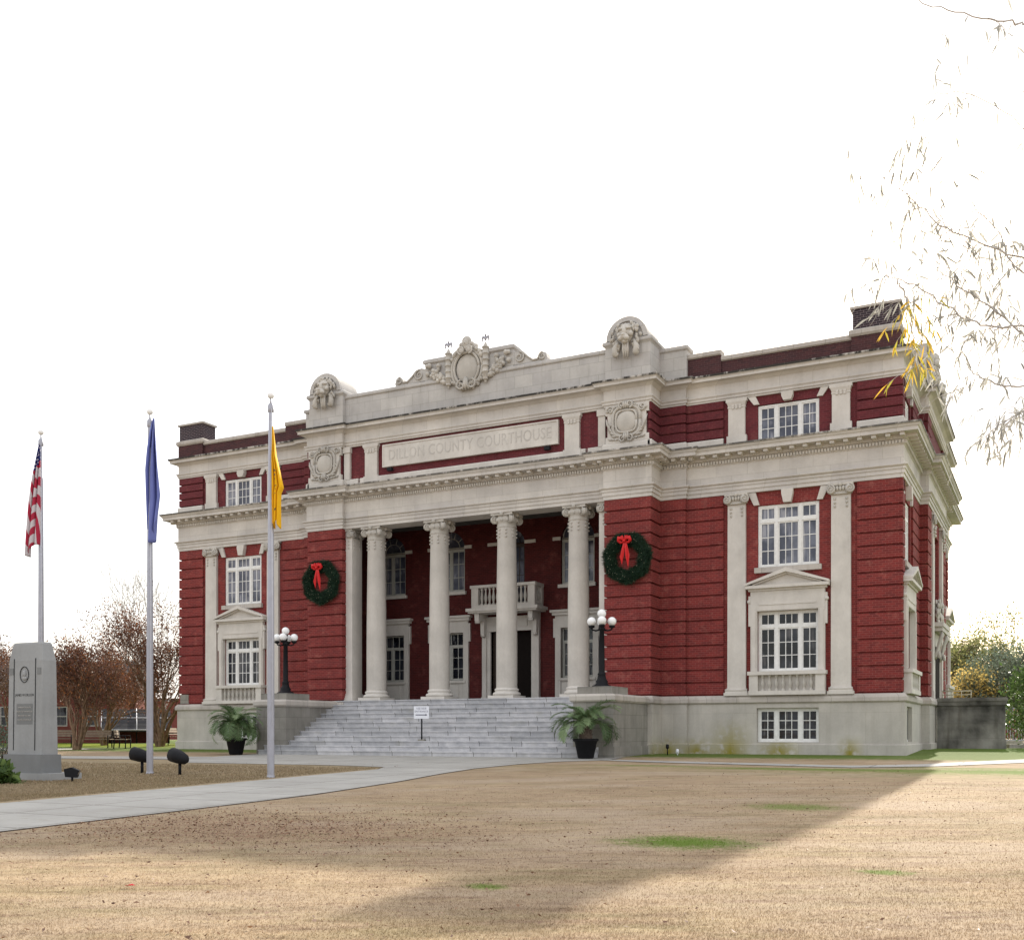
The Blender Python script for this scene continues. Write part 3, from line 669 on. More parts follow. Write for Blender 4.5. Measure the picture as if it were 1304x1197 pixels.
# side windows turned to face +X
for o, z, y in ((wl,2.925,0),(wu,6.625,0),(wa,11.10,0)):
    for yy in (1.6, 15.45):
        c = dup(o, loc=(16.06,yy,z), rot=math.pi/2); c.scale = (.93,1,1)
c = dup(wb, loc=(16.12,1.38,.445), rot=math.pi/2); c.scale = (.66,1,1)
c = dup(wu, loc=(16.3,8.5,5.9), rot=math.pi/2); c.scale = (1,1,1.2)
# --- stone window surrounds, jack arches, balustraded aprons
def keystones(zb, zt, y=.0):
    m = MB(); h = zt-zb
    m.prism([(-.13,zb),(.13,zb),(.20,zt-.14),(.20,zt-.1),(.20,zt),(-.20,zt),(-.20,zt-.1),(-.20,zt-.14)], y-.12, y+.1)
    o = part('keystone', m, M['stone'], CH)
    for s2 in (1,-1):
        q = [(x*s2, z) for x,z in ((1.0,zb),(1.20,zb),(1.42,zt),(1.14,zt))]; part('voussoir', MB().prism(q if s2 > 0 else q[::-1], y, y+.1), M['stone'], o)
    return o
k1 = keystones(8.86,9.32); k1.location = (12.37,0,0); dup(k1, loc=(-12.37,0,0))
k2 = keystones(12.44,12.738); k2.location = (12.37,0,0); dup(k2, loc=(-12.37,0,0))
for yy in (1.6,15.45):
    dup(k1, loc=(16.2,yy,0), rot=math.pi/2); dup(k2, loc=(16.2,yy,0), rot=math.pi/2)
def surround():
    m = MB()
    for s2 in (1,-1):
        a,b = sorted((s2*1.07, s2*1.29)); m.box(a,b,-.10,.1,2.92,5.10)
        a,b = sorted((s2*1.12, s2*1.24)); m.box(a,b,-.125,-.09,2.95,5.05)
        a,b = sorted((s2*1.29, s2*1.37)); m.box(a,b,-.08,.1,4.55,5.62)
        m.tube([(s2*1.34,-.10,5.42),(s2*1.34,.08,5.42)], .075, 12)
    m.box(-1.07,1.07,-.10,.1,5.075,5.2); m.box(-1.29,1.29,-.105,.1,5.1,5.80); m.box(-1.0,1.0,-.125,-.1,5.28,5.33)
    m.box(-1.36,1.36,-.16,.1,5.78,5.86); m.box(-1.45,1.45,-.28,.1,5.86,5.97)
    # pediment: raking mouldings over a recessed field
    m.prism([(-1.30,5.97),(1.30,5.97),(0,6.42)], -.08, .1)
    for s2 in (1,-1):
        q = [(1.46,5.965),(1.46,6.04),(0,6.54),(0,6.40)]; q = [(x*s2,z) for x,z in q]; m.prism(q if s2 > 0 else q[::-1], -.31, .1)
        q = [(1.2,5.975),(1.2,6.02),(0,6.41),(0,6.34)]; q = [(x*s2,z) for x,z in q]; m.prism(q if s2 > 0 else q[::-1], -.2, -.05)
    return m
def baluster(h=.52, r=.075):
    return MB().lathe([(r*.95,0),(r*.95,.04*h/.5),(r*.5,.07),(r*.62,.12),(r*1.0,h*.38),(r*.95,h*.48),(r*.5,h*.72),(r*.42,h*.84),(r*.85,h*.92),(r*.85,h)], n=12)
def apron():
    m = MB()
    m.box(-1.33,1.33,-.26,.05,2.095,2.24); m.box(-1.36,1.36,-.30,.13,2.80,2.93)
    for s2 in (1,-1): a,b = sorted((s2*1.0, s2*1.31)); m.box(a,b,-.24,.06,2.24,2.80); 
    m.box(-1.0,1.0,-.08,.05,2.24,2.80); return m
def put_surround(loc, rot=0):
    global SUR
    if SUR is None:
        s_ = part('window_surround', surround(), M['stone'], CH, loc=loc); a_ = part('balustrade_apron', apron(), M['stone'], CH, loc=loc)
        b0 = None
        for k in range(8):
            l_ = (-.84+.24*k, -.17, 2.24)
            if b0 is None: b0 = part('baluster', baluster(.56,.07), M['carve'], a_, loc=l_)
            else: dup(b0, loc=l_)
        SUR = (s_, a_)
    else:
        for q in SUR: dup(q, loc=loc, rot=rot)
SUR = None
put_surround((12.37,0,0)); put_surround((-12.37,0,0)); put_surround((16.2,1.6,0), math.pi/2); put_surround((16.2,15.45,0), math.pi/2)
# brick infill below lower windows already part of the wall; corner date stone on the left pier
part('corner_stone', MB().box(-16.12,-15.6,-.014,.1,2.14,2.56), M['cheek'], CH)
# --- loggia: back wall, floor, ceiling
YB = 2.9
bw = MB(); x0 = -7.5
hl = []
for c in (-6.14,-3.07,3.07,6.14): hl += [(c-.74-x0, c+.74-x0, 3.05, 5.15), (c-.76-x0, c+.76-x0, 6.95, 8.85)]
hl += [(-.98-x0, .98-x0, 2.1, 5.12), (-.62-x0,.62-x0,6.2,8.85)]
bw.wall((-7.5,YB),(7.5,YB),2.0,8.85,hl,.28)
def arch_fill(m, cxs, r, z0, z1, y, x0, x1):
    xs = x0
    for c, rr in cxs:
        n = 12
        m.add([(xs,y,z0),(c-rr,y,z0),(c-rr,y,z1),(xs,y,z1)], [(0,1,2,3)])
        for i in range(n):
            a, b = math.pi-math.pi*i/n, math.pi-math.pi*(i+1)/n
            xa, xb = c+rr*math.cos(a), c+rr*math.cos(b); za, zb = z0+rr*math.sin(a), z0+rr*math.sin(b)
            m.add([(xa,y,za),(xb,y,zb),(xb,y,z1),(xa,y,z1)], [(0,1,2,3)]); m.add([(xa,y,za),(xa,y+.28,za),(xb,y+.28,zb),(xb,y,zb)], [(0,1,2,3)])
        m.add([(c-rr,y+.281,z0),(c+rr,y+.281,z0),(c+rr,y+.281,z0+rr),(c-rr,y+.281,z0+rr)], [(0,1,2,3)])
        xs = c+rr
    m.add([(xs,y,z0),(x1,y,z0),(x1,y,z1),(xs,y,z1)], [(0,1,2,3)])
arch_fill(bw, [(-6.14,.76),(-3.07,.76),(0,.62),(3.07,.76),(6.14,.76)], 0, 8.85, 9.9, YB, -7.5, 7.5)
bw.wall((-7.5,-.1),(-7.5,YB),2.0,9.9); bw.wall((7.5,YB),(7.5,-.1),2.0,9.9)
for sg in (1,-1):
    a,b = sorted((sg*6.0, sg*7.5)); bw.add([(a,-.11,2.0),(b,-.11,2.0),(b,-.11,9.9),(a,-.11,9.9)], [(3,2,1,0)])
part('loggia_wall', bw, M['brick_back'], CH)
part('loggia_ceiling', MB().box(-7.6,7.6,-.3,3.0,9.84,9.95), M['ceiling'], CH)
mb = MB(); mb.box(-7.5,7.5,-1.12,2.95,1.9,2.097); part('loggia_floor', mb, M['granite'], CH)
def arch_window(W, H, cols, rows, glass='glass', door=False):
    m = MB(); g = MB(); r = W/2; fr = .06
    m.box(-r,-r+fr,0,.1,0,H); m.box(r-fr,r,0,.1,0,H); m.box(-r+fr,r-fr,0,.1,0,fr); m.box(-r,r,-.02,.1,H-.06,H+.08); m.box(-.045,.045,0,.1,fr,H-.06)
    for s2 in (1,-1):
        a,b = sorted((s2*.045, s2*(r-fr))); 
        m.box(a,b,.02,.08,fr,fr+.05); m.box(a,b,.02,.08,H-.11,H-.06); m.box(a,a+.04,.02,.08,fr,H-.06); m.box(b-.04,b,.02,.08,fr,H-.06)
        for k in range(1,rows): z = fr+(H-.12)*k/rows; m.box(a+.04,b-.04,.03,.07,z-.013,z+.013)
        m.box((a+b)/2-.013,(a+b)/2+.013,.03,.07,fr,H-.06)
    pts = lambda rr, n=17: [(rr*math.cos(a), .05, H+.08+rr*math.sin(a)) for a in np.linspace(0, math.pi, n)]
    m.tube(pts(r-.03), .035, 5); m.tube(pts(r*.55), .018, 5)
    for a in (36,72,108,144): a = math.radians(a); m.tube([(r*.55*math.cos(a),.05,H+.08+r*.55*math.sin(a)),(r*.95*math.cos(a),.05,H+.08+r*.95*math.sin(a))], .014, 4)
    g.box(-r+.05,r-.05,.055,.065,.05,H-.03)
    n = 16; g.add([(0,.06,H+.08)]+[(r*.97*math.cos(a), .06, H+.08+r*.97*math.sin(a)) for a in np.linspace(0, math.pi, n+1)], [(0,i+1,i+2) for i in range(n)])
    return m, g
m, g = arch_window(1.50, 1.88, 2, 3)
w0 = part('arched_window', m, M['frame_shade'], CH, loc=(3.07,YB+.12,6.96)); part('pane', g, M['glass_blind'], w0)
s_ = MB(); s_.box(-.85,.85,-.24,0,-.14,.0); part('sill', s_, M['stone'], w0)
s_ = MB()
for s2 in (1,-1): a,b = sorted((s2*.76, s2*1.12)); s_.box(a,b,-.17,-.08,1.86,2.0)
part('impost', s_, M['stone'], w0)
for x in (-6.14,-3.07,6.14): dup(w0, loc=(x,YB+.12,6.96))
m, g = arch_window(1.22, 2.62, 2, 4)
w1 = part('arched_window', m, M['door_wood'], CH, loc=(0,YB+.12,6.2)); part('pane', g, M['glass_blind'], w1)
s_ = MB()
for s2 in (1,-1): a,b = sorted((s2*.63, s2*1.15)); s_.box(a,b,-.17,-.08,2.62,2.76)
part('impost', s_, M['stone'], w1)
def loggia_window():
    m = MB(); g = MB(); W, H = 1.46, 2.1; r = W/2; fr = .06
    m.box(-r,-r+fr,0,.1,0,H); m.box(r-fr,r,0,.1,0,H); m.box(-r+fr,r-fr,0,.1,0,fr); m.box(-r+fr,r-fr,0,.1,H-fr,H); m.box(-r+fr,r-fr,0,.1,1.50,1.58); m.box(-.045,.045,0,.1,fr,1.5)
    for s2 in (1,-1):
        a,b = sorted((s2*.045, s2*(r-fr))); m.box(a,a+.045,.02,.08,fr,1.5); m.box(b-.045,b,.02,.08,fr,1.5); m.box(a,b,.02,.08,fr,fr+.05); m.box(a,b,.02,.08,1.45,1.5)
        m.box((a+b)/2-.013,(a+b)/2+.013,.03,.07,fr,1.5)
        for k in (1,2): m.box(a,b,.03,.07,fr+.48*k-.013,fr+.48*k+.013)
    for k in range(1,4): x = -r+fr+(W-2*fr)*k/4; m.box(x-.015,x+.015,.03,.07,1.58,H-fr)
    g.box(-r+.05,r-.05,.055,.065,.05,H-.05)
    return m, g
m, g = loggia_window(); w2 = part('casement_window', m, M['frame_shade'], CH, loc=(3.07,YB+.1,3.05)); part('pane', g, M['glass'], w2)
s_ = MB()
for s2 in (1,-1):
    a,b = sorted((s2*.73, s2*.98)); s_.box(a,b,-.20,-.08,-.95,2.55); a,b = sorted((s2*.98, s2*1.07)); s_.box(a,b,-.19,-.08,1.7,2.5)
    s_.box(-.73,.73,-.15,-.02,-.95,-.02) if s2 > 0 else None
s_.box(-.5,.5,-.18,-.1,-.75,-.2); s_.box(-.98,.98,-.205,-.08,2.1,2.62); s_.box(-1.08,1.08,-.30,-.08,2.62,2.74); s_.box(-1.16,1.16,-.36,-.08,2.74,2.84); s_.box(-.85,.85,-.24,-.02,-.10,.0)
part('window_surround', s_, M['stone'], w2)
for x in (-6.14,-3.07,6.14): dup(w2, loc=(x,YB+.1,3.05))
# --- doorway and balcony
d_ = MB()
for s2 in (1,-1):
    a,b = sorted((s2*.98, s2*1.16)); d_.box(a,b,YB-.10,YB+.2,2.1,5.12); a,b = sorted((s2*1.16, s2*1.36)); d_.box(a,b,YB-.17,YB+.05,2.1,5.75); a,b = sorted((s2*1.13,s2*1.39)); d_.box(a,b,YB-.20,YB+.05,2.1,2.3)
    a,b = sorted((s2*1.17,s2*1.33)); d_.frus(a,b,YB-.34,YB-.1,5.0,5.62,-.02); d_.tube([(a,YB-.26,4.96),(b,YB-.26,4.96)], .08, 10)
d_.box(-1.16,1.16,YB-.11,YB+.2,5.12,5.75); d_.box(-.4,.8,YB-.14,YB-.1,5.3,5.6)
ds = part('doorway', d_, M['stone'], CH)
dd = MB(); dd.box(-.97,-.05,YB+.12,YB+.17,2.1,5.1); dd.box(-.80,-.2,YB+.10,YB+.12,3.2,4.8); part('door', dd, M['door_wood'], ds)
part('doorway_interior', MB().box(-.97,.97,YB+.22,YB+.27,2.1,5.1), M['dark'], ds)
b_ = MB(); b_.box(-1.62,1.62,YB-.95,YB,5.86,5.93); b_.box(-1.70,1.70,YB-1.02,YB,5.93,6.06); b_.box(-1.5,1.5,YB-.85,YB,6.06,6.2); b_.box(-1.55,1.55,YB-.90,YB-.68,6.92,7.04)
for s2 in (1,-1):
    a,b = sorted((s2*1.18,s2*1.5)); b_.box(a,b,YB-.86,YB-.66,6.2,6.92); a,b = sorted((s2*1.33,s2*1.53)); b_.box(a,b,YB-.68,YB,6.92,7.04); b_.box(a+.02,b-.02,YB-.2,YB,6.2,6.92)
    a,b = sorted((s2*1.17,s2*1.37)); b_.frus(a,b,YB-.80,YB,5.55,5.86,-.01); b_.tube([(a,YB-.72,5.5),(b,YB-.72,5.5)], .07, 10)
bo = part('balcony', b_, M['stone'], CH); b0 = None
for l_ in [(-1.03+.1872*k, YB-.77, 6.2) for k in range(12)]+[(s2*1.43, YB-.56+.17*k, 6.2) for s2 in (1,-1) for k in range(3)]:
    if b0 is None: b0 = part('baluster', baluster(.72,.068), M['carve'], bo, loc=l_)
    else: dup(b0, loc=l_)
# --- steps and cheek walls
st = MB(); RI, TR = .182, .345; yf = -1.25
prof = [(yf+.6, 2.09)]
pts = [(-1.20, 2.104)]
for i in range(12):
    z = 2.104-RI*i; y = yf-TR*i
    lo = z-RI if i < 11 else -.4
    w_ = 6.2 if i < 10 else 7.1
    st.box(-w_, w_, y, (y+TR+.05 if i else -1.05), lo-.05, z)
    st.box(-w_+.001, w_-.001, y-.035, y+.02, z-.045, z+.0015)
part('steps', st, M['steps'], CH)
ck0 = None
for sg in (1,-1):
    m = MB(); a,b = sorted((sg*6.15, sg*7.62)); m.box(a,b,-4.55,-1.1,-.3,1.82)
    if sg > 0: m.box(a-.05,b+.05,-4.6,-1.1,-.3,.30)
    c = MB(); q = (a,b)
    c.mold([(a,-1.0),(a,-4.55),(b,-4.55),(b,-1.0)] , [(-.3,1.80),(.05,1.80),(.10,1.86),(.10,2.0),(.04,2.07),(-.3,2.10)], closed=False); c.box(a+.2,b-.2,-4.4,-1.2,2.0,2.095)
    l_ = MB(); l_.box(sg*6.88-.64, sg*6.88+.64, -4.40, -2.95, 2.09, 2.33)
    o = part('stair_wall', m, M['cheek'], CH); part('stair_wall_coping', c, M['stone_cap'], o); part('lamp_plinth', l_, M['cheek'], o)
# --- chimneys
def chimney(sg):
    a,b = (14.52, 16.10) if sg > 0 else (-16.30,-14.80); m = MB(); m.box(a,b,.06,1.0,13.6,14.33); t_ = MB(); t_.box(a+.04,b-.04,.10,.96,14.33,15.28)
    c = MB(); c.mold([(a,.06),(b,.06),(b,1.0),(a,1.0)], [(-.2,14.31),(.03,14.31),(.08,14.38),(.08,14.50),(.0,14.56),(-.2,14.57)]); c.mold([(a,.10),(b,.10),(b,.96),(a,.96)], [(-.2,15.26),(.05,15.26),(.05,15.34),(-.42,15.40)])
    o = part('chimney', m, M['brick_dark'], CH); part('chimney_band', c, M['stone_cap'], o); part('chimney_top', t_, M['brick_black'], o)
chimney(1); chimney(-1)
# --- roof and inner mass
mb = MB(); mb.box(-15.7,15.7,.4,D-.3,13.3,13.75); mb.box(-7.5,7.5,-.7,.6,13.3,13.74); part('roof', mb, M['roof'], CH)
# --- side entrance bay (faces +X)
def sidep(name, m, mat, par):
    m.v = [(16.4+(x-16.4)*(.42 if z < 13 else .8), y, z) for x, y, z in m.v]; return part(name, m, M[mat], par)
m = MB(); m.box(16.35,16.62,7.3,9.7,2.1,4.75); bay = sidep('side_doorway', m, 'stone', CH)
for yy in (6.7,10.3):
    m = MB(); m.box(16.3,16.78,yy-.3,yy+.3,2.1,2.4); m.box(16.3,16.72,yy-.25,yy+.25,2.4,9.2); m.box(16.3,16.84,yy-.34,yy+.34,9.2,9.328); pl_ = sidep('side_pilaster', m, 'stone', CH)
    m = MB()
    for k in (-1,1): volute(m, (16.85,yy+k*.22,9.06), .16, (1,0,0))
    for k in range(5): m.blob((16.85,yy+random.uniform(-.2,.2),8.9-.12*k),(.12,.1,.07),7,5)
    sidep('capital', m, 'carve', pl_)
    if yy < 8: zc_ = (6.1,7.6)
m = MB(); m.box(16.35,17.45,7.2,9.8,4.95,5.12); m.box(16.35,17.35,7.3,9.7,4.78,4.95); hood = sidep('door_hood', m, 'stone', bay)
m = MB()
for k in range(60): m.blob((16.72+random.uniform(0,.3), 7.4+random.random()*2.2, 5.2+random.random()*.8), random.uniform(.09,.17),7,5)
sidep('carved_ornament', m, 'carve', bay)
for yy in (7.55,9.45):
    m = MB(); m.tube([(16.6,yy,3.75),(16.75,yy,3.85),(16.9,yy,4.1),(17.1,yy,4.45),(17.35,yy,4.72)],[.12,.16,.15,.15,.15],8); m.tube([(17.0,yy-.12,3.85),(17.0,yy+.12,3.85)],[.14,.14],10); m.tube([(17.2,yy-.12,4.6),(17.2,yy+.12,4.6)],[.15,.15],10); sidep('console_bracket', m, 'carve', bay)
sidep('side_door_interior', MB().box(16.60,16.66,7.7,9.3,2.1,4.2), 'dark', bay)
for yc, zc, r_ in ((8.5,15.5,.75),(5.8,15.3,.45),(11.2,15.3,.45)):
    m = MB(); m.box(16.0,16.42,yc-r_*1.15,yc+r_*1.15,14.9,zc+r_*.45); cr = sidep('side_crest', m, 'stone_block', CH); m = MB()
    for k in range(34): a = random.random()*6.28; r = r_*math.sqrt(random.random()); m.blob((16.48+random.uniform(-.05,.08), yc+r*math.cos(a), zc-.1+r*math.sin(a)), random.uniform(.08,.16),7,5)
    sidep('carved_ornament', m, 'carve', cr)
# ================================================================ GROUND
def ground_mat(blade=False):
    m = N('dormant_grass_blades' if blade else 'dormant_lawn', .95, .1); x, y, z = m.sep()
    n1 = m.noise(.35, 4); n2 = m.noise(3.5, 6, rough=.7); n3 = m.noise(28, 4, rough=.7); n4 = m.noise(90, 2)
    c = m.mix(m.rng(n1, .35, .65), (.290,.212,.134), (.375,.283,.183))
    c = m.mix(m.rng(n2, .35, .7, 0, .6), c, (.225,.165,.110))
    c = m.mix(m.rng(n3, .38, .68, 0, .75), c, m.mix(1., c, (1.5,1.5,1.5), 'MULTIPLY'))
    c = m.mix(m.rng(n4, .4, .7, 0, .4), c, m.mix(1., c, (.55,.52,.5), 'MULTIPLY'))
    rx = m.n('ShaderNodeVectorRotate'); rx.rotation_type = 'Z_AXIS'; rx.inputs['Angle'].default_value = -T; m.l(m.co, rx.inputs[0]); rv = rx.outputs[0]
    st = m.noise(1.1, 5, vec=rv, stretch=(.45,1.9,1), rough=.7); st2 = m.noise(.5, 4, vec=rv, stretch=(.5,1.4,1)); st3 = m.noise(2.6, 5, vec=rv, stretch=(.5,2.2,1), rough=.75)
    c = m.mix(m.rng(st, .47, .66, 0, .6), c, (.20,.165,.085))
    c = m.mix(m.rng(st2, .48, .64, 0, .75), c, (.37,.29,.21))
    c = m.mix(m.rng(st3, .52, .66, 0, .65), c, (.19,.125,.085))
    c = m.mix(m.rng(st3, .46, .34, 0, .6), c, (.42,.33,.21))
    g = m.noise(1.3, 5, stretch=(.7,1.5,1)); far = m.noise(7, 4, rough=.7)
    def patch(cx, cy, rx, ry, k):
        dx = m.math('DIVIDE', m.math('SUBTRACT', x, cx), rx); dy = m.math('DIVIDE', m.math('SUBTRACT', y, cy), ry)
        d = m.math('SQRT', m.math('ADD', m.math('MULTIPLY', dx, dx), m.math('MULTIPLY', dy, dy)))
        d = m.math('ADD', d, m.math('MULTIPLY', m.math('SUBTRACT', m.math('ADD', m.math('MULTIPLY', far, .5), m.math('MULTIPLY', n3, .5)), .5), 2.6))
        return m.math('MULTIPLY', m.rng(d, .35, 1., 1, 0), k)
    GR = (.095,.155,.018)
    # green strip along the building foot
    a = m.math('MULTIPLY', m.rng(y, -5.6, -3.2, 0, 1), m.rng(y, 30, 31, 1, 0)); a = m.math('MULTIPLY', a, m.rng(m.math('ADD', n2, m.rng(y, -5.0, -1.2, -.22, .4)), .3, .6))
    c = m.mix(m.math('MULTIPLY', a, .85), c, (.065,.125,.012))
    c = m.mix(m.math('MULTIPLY', m.math('MULTIPLY', m.rng(y, -13.5, -10.5, 0, 1), m.rng(y,-9.8,-9.,1,0)), m.math('MULTIPLY', m.rng(n2, .35, .6), m.rng(x, 11.5, 18, .15, .75))), c, (.13,.165,.03))
    for q in ((16.95,-25.9,1.0,.75,.95),(19.36,-27.4,.3,.2,.8),(16.35,-29.6,.25,.2,.8),(17.12,-20.9,.9,.8,.7),(19.6,-33.,.35,.25,.5),(22.5,-9.6,7.5,1.7,1.),(15,-9.8,4.,.8,.7),(10.5,-9.2,2.2,.6,.6),(19,-8.2,3,.5,.6)): c = m.mix(patch(*q), c, GR)
    c = m.mix(patch(-24,3.5,12,3.2,.95), c, (.17,.21,.015)); c = m.mix(patch(26,6,10,7,1.), c, (.07,.14,.008))
    # leaf litter streaks
    c = m.mix(m.math('MULTIPLY', patch(11.2,-26.6,3.4,1.6,.6), m.rng(m.noise(16, 4, rough=.8), .45, .6)), c, (.22,.125,.085))
    c = m.mix(m.math('MULTIPLY', m.math('MULTIPLY', m.rng(x, 3.9, 4.3, .62, 0), m.rng(y, -11.7, -11., 1, 0)), m.rng(n2, .25, .6, .5, 1)), c, (.245,.20,.118))
    if blade:
        g_ = m.n('ShaderNodeAttribute'); g_.attribute_name = 'tint'; k_ = m.rng(g_.outputs['Fac'], 0, 1, .72, 1.55)
        c = m.mix(1., c, m.comb(k_, k_, k_), 'MULTIPLY'); mm = m.done(c)
        tr = m.n('ShaderNodeBsdfTranslucent'); m.l(c, tr.inputs[0]); ms = m.n('ShaderNodeMixShader'); ms.inputs[0].default_value = .3
        o_ = [n for n in m.t.nodes if n.type == 'OUTPUT_MATERIAL'][0]; m.l(m.b.outputs[0], ms.inputs[1]); m.l(tr.outputs[0], ms.inputs[2]); m.l(ms.outputs[0], o_.inputs[0]); return mm
    m.bump(m.math('ADD', n3, m.math('MULTIPLY', n4, .5)), .3, .02)
    return m.done(c)
M['lawn'] = ground_mat(); M['grass_blade'] = ground_mat(True)
ys = [-400,-60,-1,0,5,400]; xs = np.linspace(-500,500,21)
mb = MB(); vs = [(x,y,gz(y)) for y in ys for x in xs]; n = len(xs)
mb.add(vs, [(j*n+i, j*n+i+1, (j+1)*n+i+1, (j+1)*n+i) for j in range(len(ys)-1) for i in range(n-1)])
tag(part('ground', mb, M['lawn'], None), kind='structure')
def concrete():
    m = N('pavement_concrete', .85, .25); x, y, z = m.sep()
    c = m.mix(m.rng(m.noise(.8, 5), .3, .7), (.345,.33,.30), (.42,.405,.37))
    c = m.mix(m.rng(m.noise(25, 3), .4, .7, 0, .35), c, (.30,.295,.285))
    c = m.mix(m.rng(m.noise(2.4, 6, stretch=(1,2,1), rough=.75), .50, .70, 0, .55), c, (.27,.245,.20)); c = m.mix(m.rng(m.noise(.5, 4), .5, .7, 0, .4), c, (.47,.455,.42))
    b = m.brick(m.comb(x, y, 0.), (1,1,1), (.95,.95,.95), (.38,.37,.35), 2.05, 1.55, .02, off=0); c = m.mix(1., c, b.outputs[0], 'MULTIPLY')
    m.bump(m.noise(60, 3), .15, .01); return m.done(c)
M['pave'] = concrete()
M['soil'] = plain('dark_soil_edge', (.075,.055,.038), .95, .1, amp=.5, scale=9)
def sheet(name, poly, z=.009, mat='pave'):
    # flat sheet following the ground; poly counter-clockwise, cut into strips where the slope changes
    import mathutils
    cuts = [-1e4,-60,-1,0,5,1e4]; m = MB()
    for a, b in zip(cuts, cuts[1:]):
        pg = [Vector(p) for p in poly]
        for s_, lim in ((1,a),(-1,b)):
            o = []
            for i in range(len(pg)):
                p, q = pg[i], pg[(i+1)%len(pg)]; ip = s_*(p.y-lim) >= 0; iq = s_*(q.y-lim) >= 0
                if ip: o.append(p)
                if ip != iq: t = (lim-p.y)/(q.y-p.y); o.append(p+(q-p)*t)
            pg = o
            if not pg: break
        if len(pg) >= 3: m.add([(p.x,p.y,gz(p.y)+z) for p in pg], [tuple(range(len(pg)))])
    return tag(part(name, m, M[mat], None), kind='structure')
walkp = [(4.25,-60),(8.35,-60),(8.35,-24.7),(8.25,-21.5),(7.7,-17.9),(6.95,-14.6),(6.55,-12.2),(6.6,-9.6),(7.1,-7.6),(8.0,-6.6),(8.0,-5.2),(-7.2,-5.2),(-7.0,-9.9),(-5.0,-11.6),(-2.0,-11.7),(1.6,-11.74),(3.6,-12.2),(4.15,-13.3),(4.25,-18)]
sheet('walkway', walkp, .010); sheet('walkway_edge', off(walkp, .055), .004, 'soil')
sheet('landing_pavement', [(-7.2,-5.2),(8.0,-5.2),(8.0,-4.4),(-7.2,-4.4)], .010)
sheet('side_footpath', [(8.0,-6.6),(9.6,-7.3),(13,-8.15),(16,-8.85),(17.9,-7.7),(20,-4.9),(30,9),(28.8,9.6),(19.3,-3.6),(17.4,-6.6),(15.8,-7.8),(13,-7.15),(10,-6.5),(8.0,-5.9)], .0145)
crossp = [(-60,-13.2),(-30,-12.3),(-7.0,-9.9),(-7.0,-7.6),(-20,-9.8),(-60,-10.6)]
sheet('cross_footpath', crossp, .0145); sheet('cross_footpath_edge', off(crossp, .05), .0065, 'soil')
sheet('far_footpath', [(-60,-3.5),(-22,-4.2),(-19.2,-1.4),(-60,1.2)], .010)
# grass blades on the near lawn: 3-sided blades, tint by blade
def blades(n, zmin, zmax, hmin, hmax, wdt, left=False):
    z = 1/(rng.random(n)*(1/zmin-1/zmax)+1/zmax); px = rng.random(n)*1380-40
    xc = (px-652)/FPX*z; X = CAM.x+xc*math.cos(T)-z*math.sin(T); Y = CAM.y+xc*math.sin(T)+z*math.cos(T)
    k = ((X < 3.9) & (Y < -12.6)) if left else ((X > 8.42) & (Y < -9.6))
    X, Y, z = X[k], Y[k], z[k]; n = len(X); a = rng.random(n)*6.283; h = hmin+(hmax-hmin)*rng.random(n); h *= 1+.0*z
    G = -.02*(-1-Y); w_ = wdt*(.7+.6*rng.random(n))*(1+z/14); ln = (rng.random(n)*1.1+.15)*h; b = rng.random(n)*6.283
    V = np.zeros((n,3,3)); dx, dy = np.cos(a)*w_/2, np.sin(a)*w_/2
    V[:,0] = np.stack([X-dx,Y-dy,G-.002],1); V[:,1] = np.stack([X+dx,Y+dy,G-.002],1); V[:,2] = np.stack([X+np.cos(b)*ln,Y+np.sin(b)*ln,G+h],1)
    t = np.clip(.42+.2*rng.standard_normal(n), 0, 1)
    return V.reshape(-1,3), np.repeat(t,3)
V1, t1 = blades(300000, 5.0, 22, .006, .019, .0035)
V1b, t1b = blades(260000, 19, 36, .015, .045, .006, True); V1 = np.concatenate([V1,V1b]); t1 = np.concatenate([t1,t1b])
tag(link('dry_grass', np_mesh('dry_grass', V1, np.arange(len(V1)).reshape(-1,3), t1), M['grass_blade']), 'short dormant straw-coloured grass blades on the lawn', 'grass', kind='stuff')
def flat_leaves(n, cx, cy, sx, sy, s0, s1):
    X = cx+rng.standard_normal(n)*sx; Y = cy+rng.standard_normal(n)*sy; k = (X > 8.5)|(X < 4.1); X, Y = X[k], Y[k]; n = len(X)
    G = -.02*(-1-np.minimum(Y,-1)); s = s0+(s1-s0)*rng.random(n); a = rng.random(n)*6.283
    V = np.zeros((n,4,3)); 
    for i, (u, v) in enumerate(((-1,0),(0,-.35),(1,0),(0,.35))):
        V[:,i,0] = X+s*(u*np.cos(a)-v*np.sin(a)); V[:,i,1] = Y+s*(u*np.sin(a)+v*np.cos(a)); V[:,i,2] = G+.012+rng.random(n)*.025
    return V.reshape(-1,3), np.repeat(rng.random(n),4)
A = [flat_leaves(4200, 10.9,-26.6,2.1,1.3,.010,.028), flat_leaves(2200, 18.5,-20,4,6,.008,.022), flat_leaves(1600, 0,-18,5,3,.010,.026), flat_leaves(500, 15,-32,3,2,.012,.03)]
V2 = np.concatenate([a[0] for a in A]); t2 = np.concatenate([a[1] for a in A])
tag(link('leaf_litter', np_mesh('leaf_litter', V2, np.arange(len(V2)).reshape(-1,4), t2), M['litter']), 'small brown fallen leaves scattered over the lawn', 'leaves', kind='stuff')
lf = MB(); x, y = 13.54,-30.95; z = gz(y)+.02; lf.add([(x-.06,y,z),(x-.01,y-.035,z+.015),(x+.06,y+.01,z+.01),(x,y+.03,z+.02)], [(0,1,2,3)]); lf.add([(x-.09,y,z+.01),(x-.06,y,z)], [])
tag(part('fallen_leaf', lf, M['red_ribbon'], None), 'single red fallen leaf on the near lawn', 'leaf')

